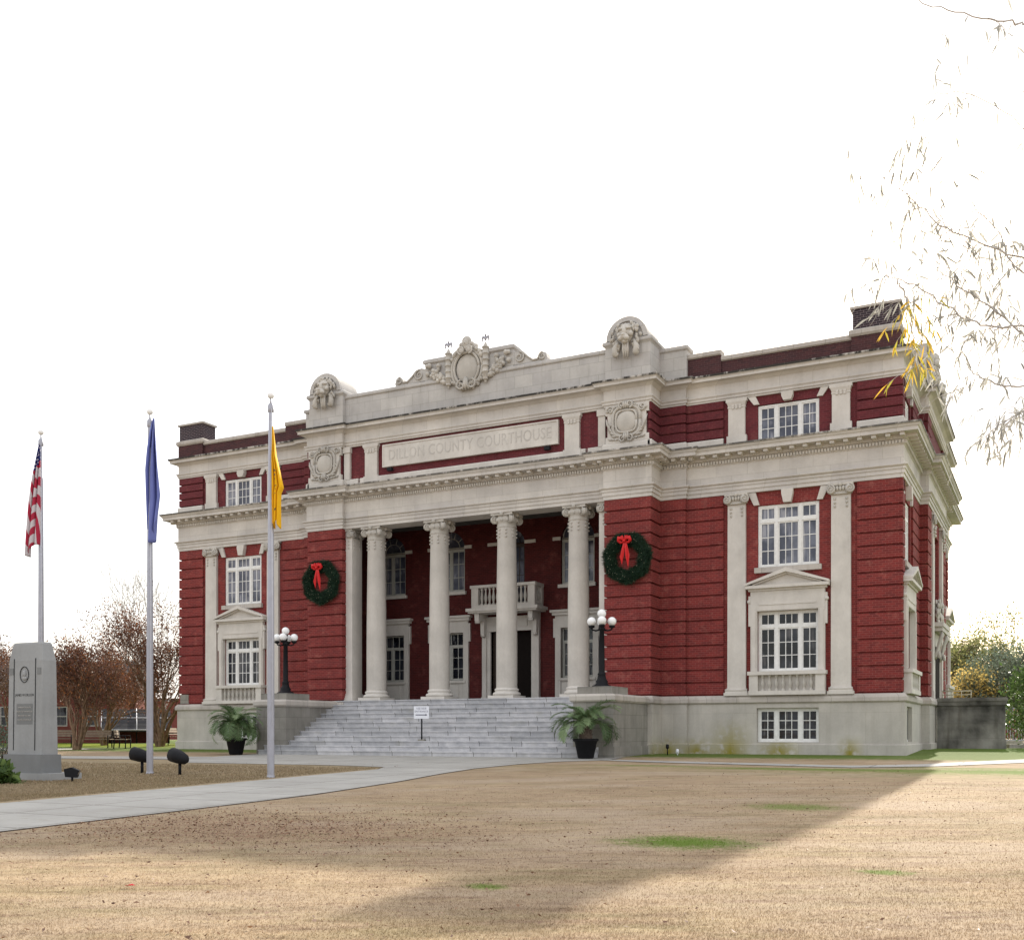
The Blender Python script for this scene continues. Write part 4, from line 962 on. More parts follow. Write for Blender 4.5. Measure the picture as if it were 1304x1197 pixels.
# ================================================================ FLAGPOLES AND FLAGS
TOP = 8.85
def flagpole(x, y, label, top):
    g = gz(y); t = thing('flagpole', label, 'flagpole', (x,y,g), 0, 'flagpoles on the left lawn'); h = top-g
    part('pole', MB().lathe([(.085,0),(.085,h*.35),(.055,h-.12),(.045,h-.1),(.0,h-.1)], n=16), M['aluminium'], t)
    part('base_collar', MB().lathe([(.10,0),(.10,.04),(.088,.06)], n=16), M['aluminium'], t)
    k = MB(); k.lathe([(.06,h-.32),(.075,h-.30),(.075,h-.15),(.05,h-.12)], n=12); k.tube([(0,0,h-.1),(0,0,h+.02)], .02, 6); part('truck', k, M['aluminium'], t)
    part('finial_ball', MB().blob((0,0,h+.10), .085, 14, 10), M['globe'], t)
    part('halyard', MB().tube([(.07,-.06,h-.25),(.10,-.07,h*.5),(.10,-.07,1.3)], .006, 4), M['white'], t)
    return t
poles = [(3.78,-17.36,'nearest flagpole, holding the yellow flag, beside the front walk',8.85), (-.58,-17.0,'middle flagpole with blue flag, behind the ground floodlights',9.15), (-5.83,-16.13,'farthest flagpole, rising behind the granite monument',9.5)]
for p in poles: flagpole(*p)
def flag_us():
    m = N('striped_flag_cloth', .8, .1); m.co = m.n('ShaderNodeTexCoord').outputs['UV']; u, v, _ = m.sep()
    s = m.math('FRACT', m.math('MULTIPLY', v, 6.5)); st = m.math('LESS_THAN', s, .5)
    c = m.mix(st, (.55,.50,.52), (.38,.03,.06))
    vo = m.n('ShaderNodeTexVoronoi'); vo.inputs['Scale'].default_value = 22; vo.inputs['Randomness'].default_value = .15; m.l(m.co, vo.inputs['Vector'])
    star = m.mix(m.math('LESS_THAN', vo.outputs[0], .28), (.02,.025,.14), (.55,.52,.6))
    c = m.mix(m.math('MULTIPLY', m.math('LESS_THAN', u, .26), m.math('LESS_THAN', v, .54)), c, star); return m.done(c)
def cloth(name, col):
    m = N(name, .8, .1); return m.done(m.mix(m.rng(m.noise(3, 3), .3, .7), tuple(q*.85 for q in col), col))
def hang(name, fn, uvfn, mat, nu, nv, parent=None):
    V = [fn(i/nu, j/nv) for j in range(nv+1) for i in range(nu+1)]
    F = [(j*(nu+1)+i, j*(nu+1)+i+1, (j+1)*(nu+1)+i+1, (j+1)*(nu+1)+i) for j in range(nv) for i in range(nu)]
    me = bpy.data.meshes.new(name); me.from_pydata(V, [], F); uv = me.uv_layers.new(name='UVMap')
    for p in me.polygons:
        for li, vi in zip(p.loop_indices, p.vertices): j, i = divmod(vi, nu+1); uv.data[li].uv = uvfn(i/nu, j/nv)
        p.use_smooth = True
    o = link(name, me, mat, parent); md = o.modifiers.new('thickness', 'SOLIDIFY'); md.thickness = .006; return o
R_ = Vector((math.cos(T), math.sin(T), 0)); F_ = Vector((-math.sin(T), math.cos(T), 0))
def lerp(t, pts):
    for (a, va), (b, vb) in zip(pts, pts[1:]):
        if t <= b: k = (t-a)/(b-a); return va+(vb-va)*k
    return pts[-1][1]
def drape(px_, py_, ztop, L, left, right, fold, nf, seed=0, bottom=None):
    # s across the folded cloth, t down it; left/right give the cloth's edges beside the pole in metres
    def fn(s, t):
        a, b = lerp(t, left), lerp(t, right); wv = math.sin(s*nf*math.pi+t*2+seed); x = a+(b-a)*(s+.10*math.sin(s*nf*math.pi*1.0+seed)*(0 < s < 1))
        d = fold*wv*min(1, t*3+.1)+.05
        zz = ztop-L*t - (bottom(s)*t**4 if bottom else 0)
        p = Vector((px_,py_,0))+R_*x+F_*(-d); return (p.x, p.y, zz)
    return fn
x, y = poles[2][:2]; 
o = hang('striped_flag', drape(x, y, 9.3, 2.85, [(0,-.03),(.35,-.2),(.6,-.30),(1,-.42)], [(0,.02),(1,.03)], .10, 5, 0, lambda s: .5*(1-s)+.1*math.sin(s*9)),
     lambda s, t: (t*1.15-.1+.15*s, .04+t*.62+.35*(1-s)*t+.10*math.sin(s*6+t*5)*t), flag_us(), 24, 60)
tag(o, 'red and white striped flag with starry blue corner hanging limp', 'flag')
x, y = poles[1][:2]
o = hang('blue_flag', drape(x, y, 9.05, 2.75, [(0,.10),(.12,.04),(.5,-.06),(1,-.05)], [(0,.14),(.3,.22),(.75,.32),(1,.22)], .16, 4, 1, lambda s: .55*math.sin(s*3.0+.3)),
     lambda s, t: (s, t), cloth('blue_flag_cloth', (.17,.20,.48)), 24, 50)
tag(o, 'plain deep blue flag hanging limp from its pole', 'flag')
x, y = poles[0][:2]
yfn = drape(x, y, 8.18, 2.35, [(0,.05),(1,.06)], [(0,.07),(.3,.13),(.62,.30),(.68,.24),(1,.24)], .12, 5, .4, lambda s: .12*math.sin(s*9))
o = hang('yellow_flag', yfn, lambda s, t: (s, t), cloth('yellow_flag_cloth', (.85,.46,.015)), 24, 50)
tag(o, 'yellow flag with dark lettering hanging limp in front of courthouse', 'flag')
me = text_mesh('DONT TREAD ON ME', .15, .0, 1)
for v in me.vertices:
    s, t = .16+(v.co.y+.06)*3.6, .52+v.co.x*.5
    q = Vector(yfn(min(.95,max(.02,s)), min(.97,max(.1,t))))-F_*.02; v.co = q
link('lettering', me, M['ink'], o)

M['granite_mid'] = stone_mat('granite_inset', (.215,.22,.22), streak=.2)
# ================================================================ MONUMENT
zc = 25.6; mx_, my_ = P(53, zc)      # front right corner of the shaft
mt = thing('granite_monument', 'tall grey granite monument with round portrait medallion on the left lawn', 'monument', (mx_-.60, my_+.2, gz(my_)), 0)
mb = MB(); mb.box(-.95,1.02,-.32,.62,-.1,.17); part('plinth', mb, M['granite'], mt)
mb = MB(); mb.frus(-.70,.66,-.27,.33,.17,.62,.01); part('base', mb, M['granite_mid'], mt)
mb = MB(); sh_ = [(.62,.60,.21),(.64,.59,.20)]
def ring(z, hx, y0, y1, c): return [(-hx+c,y0,z),(hx-c,y0,z),(hx,y0+c,z),(hx,y1-c,z),(hx-c,y1,z),(-hx+c,y1,z),(-hx,y1-c,z),(-hx,y0+c,z)]
rs = [ring(.62,.62,-.20,.26,.015), ring(2.90,.60,-.17,.23,.015), ring(3.30,.52,-.12,.18,.015), ring(3.345,.49,-.10,.16,.015)]
mb.add([p for r in rs for p in r], [(k*8+i, k*8+(i+1)%8, (k+1)*8+(i+1)%8, (k+1)*8+i) for k in range(3) for i in range(8)]+[tuple(24+i for i in range(8))])
shf = part('shaft', mb, M['granite'], mt)
yy = lambda z: -.20+.03*(z-.62)/2.28
m = MB()
for x in (-.42,.34): m.add([(x,yy(.72)-.003,.72),(x+.035,yy(.72)-.003,.72),(x+.035,yy(2.9)-.003,2.95),(x,yy(2.9)-.003,2.95)], [(0,1,2,3)])
part('groove', m, M['granite_dark'], shf)
m = MB(); m.add([(-.30,yy(1.35)-.003,1.35),(.27,yy(1.35)-.003,1.35),(.27,yy(1.85)-.004,1.85),(-.30,yy(1.85)-.004,1.85)], [(0,1,2,3)])
for x in (-.56,.42): part('corner_rosette', MB().box(x,x+.13,yy(2.6)-.01,-.1,2.56,2.72), M['granite_mid'], shf)
part('inscribed_field', m, M['granite_mid'], shf)
m = MB(); ye = yy(2.55)-.01; m.tube([(-.03+.15*math.cos(a),ye,2.56+.19*math.sin(a)) for a in np.linspace(0,2*math.pi,25)], .010, 5); part('medallion_rim', m, M['granite_dark'], shf)
m = MB(); m.blob((-.03,ye,2.58),(.065,.03,.09),10,8); m.blob((-.03,ye,2.47),(.10,.02,.05),10,8); m.blob((-.03,ye-.02,2.56),(.015,.02,.03),6,4); part('portrait_relief', m, M['granite'], shf)
lettering('JAMES W DILLON', .085, M['granite_dark'], shf, (-.02,yy(2.08)-.004,2.06), ext=.001)
for k, s in enumerate(('FOUNDER OF DILLON','PROMOTED THE RAILROAD','AND GAVE THE LAND','FOR THE COURTHOUSE')): lettering(s, .045, M['letter'], shf, (-.015,yy(1.6)-.01,1.76-.10*k), ext=.001)

# ================================================================ FLOODLIGHTS
def floodlight(px_, z_, label, aim, small=False, round_=True):
    x, y = P(px_, z_); t = thing('ground_floodlight', label, 'floodlight', (x,y,gz(y)), aim)
    h = .12 if small else .34
    part('stem', MB().tube([(0,0,0),(0,0,h)], .045 if not small else .025, 8), M['black_metal'], t)
    m = MB()
    if round_: 
        pts = [Vector((-.34,0,h+.24)), Vector((-.32,0,h+.24)), Vector((-.05,0,h+.18)), Vector((.22,0,h+.11)), Vector((.33,0,h+.08))]
        m.tube(pts, [.18,.21,.20,.15,.07], 16)
        l = MB(); l.tube([(-.345,0,h+.24),(-.33,0,h+.24)], .17, 16)
    else:
        s = .7 if small else 1
        m.prism([(-.2*s,h),(.16*s,h-.02),(.24*s,h+.2*s),(.0,h+.32*s),(-.24*s,h+.26*s)], -.15*s, .15*s)
        l = MB(); l.add([(.165*s,-.13*s,h),(.165*s,.13*s,h),(.245*s,.13*s,h+.19*s),(.245*s,-.13*s,h+.19*s)], [(0,1,2,3)])
    part('housing', m, M['black_plastic'], t); part('lens', l, M['glass_blind'], t)
    if not small: t.scale = (.88,.88,.9)
    return t
floodlight(181, 28.6, 'black round floodlight behind the middle flagpole', T-.35)
floodlight(229, 27.4, 'black round floodlight to the right of middle flagpole', T-.6)
floodlight(92, 24.9, 'small black square floodlight at the monument plinth', T+.2, True, False)
x, y = 8.35,-1.9
def spike(x, y, h, label, cat, m_):
    t = thing('path_spike_light', label, cat, (x,y,gz(y))); part('stake', MB().tube([(0,0,0),(0,0,h)], .02, 6), m_, t); part('head', MB().lathe([(.02,h),(.06,h+.02),(.055,h+.14),(.03,h+.16),(0,h+.16)], n=10), m_, t)
spike(8.6,-1.9,.22,'small black spike light on the grass beside the stair wall','spike light',M['black_plastic'])
spike(8.95,-1.85,.05,'small white spike light on the grass beside the stair wall','spike light',M['white'])

# ================================================================ WALL LAMPS
def post_lamp(sg, label):
    t = thing('globe_lamp', label, 'lamp post', (sg*6.85-(0 if sg>0 else 0),-3.7,2.33), .4, 'globe lamps on the stair walls'); m = MB()
    part('base', MB().lathe([(.34,0),(.34,.05),(.24,.08),(.20,.14),(.21,.2),(.15,.3),(.13,.42),(.15,.45),(.10,.52)], n=20), M['black_metal'], t)
    part('post', MB().lathe([(.105,.5),(.10,1.0),(.085,1.95),(.12,1.98),(.12,2.02),(.08,2.06),(.06,2.3),(.10,2.34),(.10,2.38)], n=16), M['black_metal'], t)
    part('globe', MB().blob((0,0,2.53), .152, 20, 14), M['globe'], t)
    for k in range(4):
        a = k*math.pi/2; c, s = math.cos(a), math.sin(a)
        ar = part('arm', MB().tube([(.06*c,.06*s,1.98),(.2*c,.2*s,1.94),(.33*c,.33*s,1.98),(.35*c,.35*s,2.04)], .03, 7), M['black_metal'], t)
        m = MB(); m.lathe([(.03,2.02),(.10,2.05),(.11,2.10),(.09,2.12)], n=14, cx=.35*c, cy=.35*s); part('globe_holder', m, M['black_metal'], ar)
        part('globe', MB().blob((.35*c,.35*s,2.26), .152, 20, 14), M['globe'], t)
post_lamp(1, 'five-globe black iron lamp on the stair wall right of the steps'); post_lamp(-1, 'five-globe black iron lamp on the stair wall left of the steps')

# ================================================================ POTTED PALMS
def frond(m, tint, d, up, L, droop):
    # rachis curve and its leaflets
    p = Vector((0,0,0)); pts = []; a = up
    for i in range(15):
        pts.append(p.copy()); p = p+Vector((d.x*math.cos(a), d.y*math.cos(a), math.sin(a)))*L/14; a -= droop/14*(1+i*.09)
    m['r'].tube([q+m['o'] for q in pts], [.014*(1-i/16) for i in range(15)], 4)
    for i in range(3, 15):
        for k in range(2):
            q = pts[i] if k == 0 else (pts[i]+pts[i-1])/2; t = (i-3)/11
            for s2 in (1,-1):
                side = Vector((-d.y, d.x, 0))*s2; tg = (pts[min(14,i)]-pts[i-1]).normalized(); ll = L*.26*(math.sin(math.pi*min(1,t*.85+.12))**.6)*random.uniform(.85,1.1)
                e = q+(side*.75+tg*.75+Vector((0,0,.28-.25*random.random()))).normalized()*ll+Vector((0,0,-ll*.15)); w_ = tg*.017
                b_ = m['o']; o = len(m['V'])
                mid = (q+e)/2+Vector((0,0,.02))
                m['V'] += [q-w_+b_, q+w_+b_, mid+w_*1.3+b_, e+b_, mid-w_*1.3+b_]; m['F'] += [(o,o+1,o+2,o+4),(o+4,o+2,o+3,o+3)]; m['t'] += [tint]*5
def palm(x, y, label, rot, seed, heavy):
    random.seed(seed); t = thing('potted_palm', label, 'potted palm', (x,y,gz(y)), rot, 'potted palms flanking the steps')
    part('pot', MB().lathe([(.23,0),(.26,.03),(.37,.56),(.42,.58),(.43,.64),(.40,.66),(.36,.64),(.34,.58),(0,.57)], n=28), M['black_plastic'], t)
    k = MB(); k.lathe([(.20,.57),(.22,.70),(.19,.84),(.13,.98),(.06,1.08)], n=12)
    for i in range(36):
        a = i*2.4; r = .15; k.tube([(r*math.cos(a),r*math.sin(a),.6+.012*i),(1.5*r*math.cos(a),1.5*r*math.sin(a),.72+.012*i)],[.03,.012],5)
    part('trunk', k, M['bark'], t)
    m = {'r': MB(), 'V': [], 'F': [], 't': [], 'o': Vector((0,0,1.02))}
    for i in range(36):
        a = i*2.399+seed; up = random.uniform(.55, 1.45); d = Vector((math.cos(a), math.sin(a), 0))
        frond(m, random.random(), d, up, random.uniform(1.2,1.6), random.uniform(.9,1.7)+(.5 if up < .8 else 0))
    for s2, L in heavy: d = Vector((math.cos(s2), math.sin(s2), 0)); [frond(m, random.random(), Vector((math.cos(s2+j),math.sin(s2+j),0)), 1.05, L, 2.5) for j in (-.12,0,.12,.2)]
    me = bpy.data.meshes.new('fronds'); me.from_pydata([tuple(v) for v in m['V']], [], [tuple(dict.fromkeys(f)) for f in m['F']])
    at = me.attributes.new('tint','FLOAT','POINT'); at.data.foreach_set('value', m['t']); link('fronds', me, M['palm_leaf'], t); part('frond_stems', m['r'], M['green_stem'], t)
M['green_stem'] = plain('green_frond_stems', (.17,.20,.09), .6)
palm(7.0,-5.45,'potted palm in black pot at the foot of the right stair wall',0,3,[(T+math.pi+.1,1.35)])
palm(-7.75,-5.6,'potted palm in black pot at the foot of the left stair wall',1,5,[(T+math.pi,1.3),(T,1.25)])

# ================================================================ WREATHS
def wreath(sg, label):
    t = thing('christmas_wreath', label, 'wreath', (sg*6.88,-1.20,7.12), 0, 'wreaths on the pavilions'); n = 26000
    th = rng.random(n)*6.283; ph = rng.random(n)*6.283; rr = .24*np.sqrt(rng.random(n))
    R0 = .69+.03*np.sin(th*7); X = (R0+rr*np.cos(ph))*np.cos(th); Z = (R0+rr*np.cos(ph))*np.sin(th); Y = -.14+rr*.6*np.sin(ph)
    Pm = np.stack([X,Y,Z],1); dd = rng.standard_normal((n,3)); dd[:,1] -= .5; dd += 1.2*np.stack([-np.sin(th),0*th,np.cos(th)],1)*np.sign(rng.standard_normal(n))[:,None]*.3; dd /= np.linalg.norm(dd,axis=1)[:,None]
    q = rng.standard_normal((n,3)); q = np.cross(dd,q); q /= np.linalg.norm(q,axis=1)[:,None]; L = .10+.08*rng.random(n)
    V = np.stack([Pm-q*.008, Pm+q*.008, Pm+dd*L[:,None]],1).reshape(-1,3)
    link('needles', np_mesh('needles', V, np.arange(3*n).reshape(-1,3), np.repeat(rng.random(n),3)), M['needles'], t)
    m = MB(); m.tube([(.69*math.cos(a),-.12,.69*math.sin(a)) for a in np.linspace(0,2*math.pi,49)], .15, 8, caps=False); part('wreath_core', m, M['dark_green'], t)
    b = MB()
    for k in range(60): a = random.random()*6.28; r = .69+random.uniform(-.24,.24); b.blob((r*math.cos(a),-.33+abs(r-.69)*.4,r*math.sin(a)), .008, 6, 4)
    part('string_lights', b, M['bulb'], t)
    w_ = MB(); y = -.42
    for s2 in (1,-1):
        pts = [(0,y,.56),(s2*.10,y-.05,.66),(s2*.20,y-.04,.68),(s2*.22,y,.60),(s2*.15,y+.02,.52),(0,y,.54)]; w_.tube(pts,[.03,.06,.075,.07,.05,.03],8)
        w_.tube([(0,y,.56),(s2*.08,y-.07,.74),(s2*.12,y-.02,.76),(0,y,.58)],[.03,.055,.05,.03],8)
        w_.add([(s2*.02-.02,y,.54),(s2*.02+.06,y,.54),(s2*.05+.10+.06*s2,y-.03,.05),(s2*.05+.07*s2,y+.06,-.34-.06*s2),(s2*.05-.06+.06*s2,y-.02,.0)], [(0,1,2,3,4)])
    w_.blob((0,y-.04,.57),(.06,.06,.06),10,8); part('ribbon_bow', w_, M['red_ribbon'], t)
M['dark_green'] = plain('dark_green_core', (.008,.02,.012), .9)
wreath(1, 'dark green wreath with red bow on the right brick pavilion'); wreath(-1, 'dark green wreath with red bow on the left brick pavilion')

# ================================================================ SIGN ON THE STEPS
sx, sy = P(537, 38.6); szb = 2.104-RI*8   # stands on a step
sy = -1.25-TR*8-.17; sx = -0.12
t = thing('step_sign', 'small white notice with black arrow on a post upon the steps', 'sign', (sx,sy,2.104-RI*9+.0), T*.55)
part('foot', MB().box(-.12,.12,-.12,.12,0,.06), M['cheek'], t); part('post', MB().tube([(0,0,.05),(0,0,1.05)], .028, 8), M['black_metal'], t)
bd = part('board', MB().box(-.29,.29,-.045,-.028,.82,1.28), M['white'], t)
lettering('USE SIDE', .10, M['grey_ink'], bd, (0,-.048,1.195), ext=.001); lettering('ENTRANCE', .10, M['grey_ink'], bd, (0,-.048,1.085), ext=.001)
part('arrow', MB().prism([(-.22,.945),(.16,.945),(.16,.925),(.23,.96),(.16,.995),(.16,.975),(-.22,.975)], -.049, -.046), M['ink'], bd)
# ================================================================ TREES
def grow(m, p, d, L, r, lv, tips, nseg=4, spread=.5, up=.15, nch=(2,3), shrink=.72, rmin=.006, sides=5, wob=.12):
    pts = [p.copy()]; rad = [r]; q = p.copy(); dd = d.copy()
    for i in range(nseg):
        dd = (dd+Vector((random.gauss(0,wob),random.gauss(0,wob),random.gauss(0,wob)+up*.3))).normalized(); q = q+dd*L/nseg; pts.append(q.copy()); rad.append(max(rmin, r*(1-.38*(i+1)/nseg)))
    m.tube(pts, rad, max(3, sides), caps=False)
    if lv == 0: tips.append((q.copy(), dd.copy())); return
    n = random.randint(*nch)
    for k in range(n+1):
        if k < n: s, f = pts[-1], rad[-1]
        else: j = random.randint(1, nseg-1); s, f = pts[j], rad[j]*.8
        a = dd.orthogonal().normalized(); a.rotate(Matrix.Rotation(random.random()*6.283+k*2.1, 3, dd)); sp = spread*random.uniform(.5,1.3)
        nd = (dd*math.cos(sp)+a*math.sin(sp)+Vector((0,0,up))).normalized()
        grow(m, s, nd, L*shrink*random.uniform(.8,1.15), max(rmin, f*.78), lv-1, tips, max(2,nseg-1) if lv > 2 else 2, spread, up, nch, shrink, rmin, max(3,sides-1), wob)
def leaves(pts, per, rad, size, asp=.5, hang=0.):
    n = len(pts)*per; C = np.repeat(np.array([tuple(p) for p in pts]), per, 0)+rng.standard_normal((n,3))*rad
    a = rng.standard_normal((n,3)); a[:,2] -= hang*2; a /= np.linalg.norm(a,axis=1)[:,None]; b = np.cross(a, rng.standard_normal((n,3))); b /= np.linalg.norm(b,axis=1)[:,None]
    s = (size*(.6+.8*rng.random(n)))[:,None]
    V = np.stack([C, C+a*s*.5+b*s*asp*.5, C+a*s, C+a*s*.5-b*s*asp*.5],1).reshape(-1,3)
    base = np.repeat(np.repeat(rng.random(len(pts)), per)*.6+.4*rng.random(n), 4)
    return V, base
def tree(name, label, cat, x, y, seed, stems, L, r, lv, crown, leafmat, bark, group=None, lean=.25, tipskip=0, **kw):
    random.seed(seed); t = thing(name, label, cat, (x,y,gz(y)), 0, group); m = MB(); tips = []
    for k in range(stems):
        a = 6.283*k/stems+random.random(); d = Vector((math.cos(a)*lean*(stems > 1), math.sin(a)*lean*(stems > 1), 1)).normalized()
        grow(m, Vector((math.cos(a)*.12*(stems > 1), math.sin(a)*.12*(stems > 1), 0)), d, L*random.uniform(.9,1.1), r, lv, tips, **kw)
    part('trunk', m, M[bark], t)
    pts = [p for p, d in tips]
    if crown:
        per, rd, sz, asp = crown; V, tt = leaves(pts, per, rd, sz, asp); link('crown', np_mesh('crown', V, np.arange(len(V)).reshape(-1,4), tt), M[leafmat], t)
    return t
# crape myrtles left of the building
cm = [(98,50,11,1.0,'multi-stemmed crape myrtle with rusty crown just right of the monument'),(133,57,12,.95,'slender crape myrtle with rusty crown behind the long bench'),(204,54,13,1.36,'largest crape myrtle with rusty crown beside the courthouse corner'),(20,60,14,1.1,'rusty crape myrtle partly hidden behind the granite monument'),(-45,52,15,1.2,'rusty crape myrtle at the far left edge'),(160,68,17,1.05,'farther crape myrtle behind the low dark roof')]
for px_, z_, sd_, k_, lb in cm:
    x, y = P(px_, z_)
    tree('crape_myrtle', lb, 'tree', x, y, sd_, 7, 1.75*k_, .085*k_, 4, (26 if sd_ == 13 else 22,.26,.10,.55), 'rust_leaf' if sd_ != 15 else 'seed', 'bark_tan', 'crape myrtles left of the courthouse', lean=.24, spread=.40, up=.12, nch=(2,2), shrink=.72, rmin=.008)
x, y = P(196, 66); tree('bare_tree', 'tall bare grey tree rising behind the crape myrtles', 'tree', x, y, 31, 3, 3.55, .12, 5, (1,.1,.08,.5), 'seed', 'bark_pale', lean=.22, spread=.38, up=.12, nch=(2,2), shrink=.70, rmin=.010)
# right side trees
x, y = P(1228, 72); tree('autumn_tree', 'yellow-leaved autumn tree behind the side entrance wall', 'tree', x, y, 41, 3, 1.45, .10, 4, (13,.5,.17,.6), 'yellow_leaf', 'bark', lean=.3, spread=.5, up=.06, nch=(2,3), shrink=.72, rmin=.012)
x, y = P(1218, 92); tree('pale_autumn_tree', 'taller thin autumn tree close against the courthouse side', 'tree', x, y, 42, 2, 3.6, .16, 4, (14,.5,.20,.6), 'olive_leaf', 'bark', lean=.2, spread=.45, up=.1, nch=(2,3), shrink=.72, rmin=.014)
x, y = P(1248, 95); tree('olive_tree', 'rounded olive-green tree beyond the yellow autumn tree', 'tree', x, y, 43, 3, 3.0, .16, 4, (26,.5,.24,.6), 'olive_leaf', 'bark', lean=.3, spread=.5, up=.06, nch=(2,3), shrink=.72, rmin=.014)
x, y = P(1296, 70); tree('evergreen_tree', 'dark grey-green evergreen tree at the right edge', 'tree', x, y, 44, 4, 2.0, .12, 4, (40,.42,.18,.5), 'dark_leaf', 'bark', lean=.45, spread=.55, up=.02, nch=(2,3), shrink=.72, rmin=.012)
x, y = P(1300, 105); tree('spreading_tree', 'tall spreading thin-crowned tree in the right distance', 'tree', x, y, 47, 1, 5.0, .22, 4, (20,.55,.22,.6), 'olive_leaf', 'bark', spread=.62, up=.02, nch=(3,3), shrink=.68, rmin=.016)
def bush(name, label, x, y, rx, ry, h, n, mat, size, z0=.1, seed=0, cat='shrub'):
    random.seed(seed); t = thing(name, label, cat, (x,y,gz(y))); m = MB(); pts = []
    for k in range(n):
        a = random.random()*6.283; e = random.random()**.5; u = random.random(); pts.append(Vector((rx*e*math.cos(a)*math.sqrt(max(0,1-u*u*.8)), ry*e*math.sin(a)*math.sqrt(max(0,1-u*u*.8)), z0+u*(h-z0))))
    for k in range(9): p = random.choice(pts); m.tube([(0,0,0), tuple(p*.5), tuple(p)], [.03,.02,.008], 5)
    part('stems', m, M['bark'], t); V, tt = leaves(pts, 14, .12*h**.5, size, .55); link('foliage', np_mesh('foliage', V, np.arange(len(V)).reshape(-1,4), tt), M[mat], t); return t
x, y = P(1314, 42.5); bush('leafy_shrub', 'glossy green shrub at the end of the side entrance wall', x, y, 1.0, .9, 3.1, 300, 'shrub_leaf', .13, .7, 1)
x, y = P(112, 66); bush('clipped_hedge', 'dark green clipped hedge behind the first crape myrtle', x, y, 1.7, .8, 2.0, 300, 'dark_leaf', .12, .1, 2, 'hedge')
x, y = P(178, 76); bush('yellow_green_shrub', 'bright yellow-green shrub behind the low dark roof', x, y, 2.2, 1.2, 3.1, 320, 'green_leaf', .15, .1, 3)
x, y = P(-6, 24.5); bush('low_evergreen', 'low green strappy plant beside the monument plinth', x, y, .45, .4, .35, 60, 'green_leaf', .22, .02, 4, 'plant')
x, y = P(3, 38); bush('azalea_shrub', 'small dark shrub left of the granite monument', x, y, .8, .6, 1.2, 90, 'dark_leaf', .09, .1, 5)
# distant wood that closes the horizon
V_, t_ = [], []
for a0, a1, z_, h_, n_ in ((-700,330,125,5.2,1500),(1150,2100,135,6.5,1500)):
    pts = [Vector((*P(random.uniform(a0,a1), z_+random.uniform(-8,8)), 0)) for _ in range(n_)]
    for p in pts: p.z = .2+random.random()**.8*h_*(.65+.35*math.sin(p.x*.25+p.y*.17))
    v, tt = leaves(pts, 14, .6, .38, .7); V_.append(v); t_.append(tt)
V_ = np.concatenate(V_); t_ = np.concatenate(t_)
tag(link('distant_wood', np_mesh('distant_wood', V_, np.arange(len(V_)).reshape(-1,4), t_), M['dark_leaf']), 'far belt of trees closing the horizon on both sides', 'woods', kind='stuff')

# ---------------- overhanging willow oak, trunk outside the frame on the right
def W(px_, py_, z_): x, y = P(px_, z_); return Vector((x, y, CAM.z-(py_-933)*z_/FPX))
random.seed(5)
x, y = P(1800, 7.6); tb = Vector((x, y, gz(y)))
ok = thing('overhanging_tree', 'slender-leaved tree reaching thin drooping branches in from the upper right', 'tree', tuple(tb))
m = MB(); crotch = Vector((x-.1,y,3.4)); tk = MB(); tk.tube([Vector((x,y,gz(y)-.2)), Vector((x,y+.05,1.)), crotch, Vector((x-.2,y+.2,5.5)), Vector((x-.1,y+.4,8.0))], [.34,.28,.24,.18,.09], 14)
limbs = [
 [W(1304,30,6.4),W(1262,24,6.3),W(1205,14,6.2),W(1160,-6,6.1)],
 [W(1330,210,6.0),W(1290,150,6.0),W(1225,118,6.0),W(1185,120,6.0)],
 [W(1310,332,5.8),W(1262,315,5.7),W(1205,292,5.6),W(1172,262,5.6),W(1140,235,5.6)],
 [W(1310,416,5.6),W(1258,414,5.6),W(1222,402,5.6),W(1180,372,5.6),W(1142,356,5.6),W(1128,350,5.6)],
 [W(1306,425,5.7),W(1262,392,5.7),W(1226,368,5.7),W(1190,340,5.7)],
 [W(1310,494,5.5),W(1275,491,5.5),W(1245,478,5.5),W(1232,464,5.5)],
 [W(1320,360,5.9),W(1288,332,5.9),W(1275,300,5.9),W(1240,262,5.9)],
 [W(1142,356,5.6),W(1150,372,5.6),W(1158,392,5.6),W(1163,430,5.6),W(1168,470,5.6)],
 [W(1310,520,5.6),W(1290,530,5.6),W(1265,545,5.6)]]
off_ = {0:3.9,1:4.3,2:4.0,3:3.6,4:3.7,5:3.2,6:4.0,8:3.0}
outer = []
for i, lb in enumerate(limbs):
    m.limb(lb, [(.0042 if i != 1 else .002)*(1-.75*k/(len(lb)-1))+.0012 for k in range(len(lb))], 6)
    if i in off_:
        A_, B_ = Vector((x,y,off_[i])), lb[0]; pts = [A_]
        for q in range(1, 8): t_ = q/8; pts.append(A_.lerp(B_, t_)+Vector((random.gauss(0,.07),random.gauss(0,.07),.55*math.sin(math.pi*t_)*(1-t_*.4)+random.gauss(0,.04))))
        pts.append(B_); outer.append(pts); m.limb(pts, [.045*(1-t_/8)**1.3+.0055 for t_ in range(9)], 7)
def lf_(p, d, L, w_, Vs, ts, tone):
    n_ = d.cross(Vector((random.gauss(0,1),random.gauss(0,1),random.gauss(0,1)))).normalized(); bend = Vector((0,0,-.15*L)); o = len(Vs)
    Vs += [p, p+d*L*.35+n_*w_, p+d*L*.75+n_*w_*.8+bend*.5, p+d*L+bend, p+d*L*.75-n_*w_*.8+bend*.5, p+d*L*.35-n_*w_]; ts += [tone]*6
Vo, to, Vg, tg_ = [], [], [], []
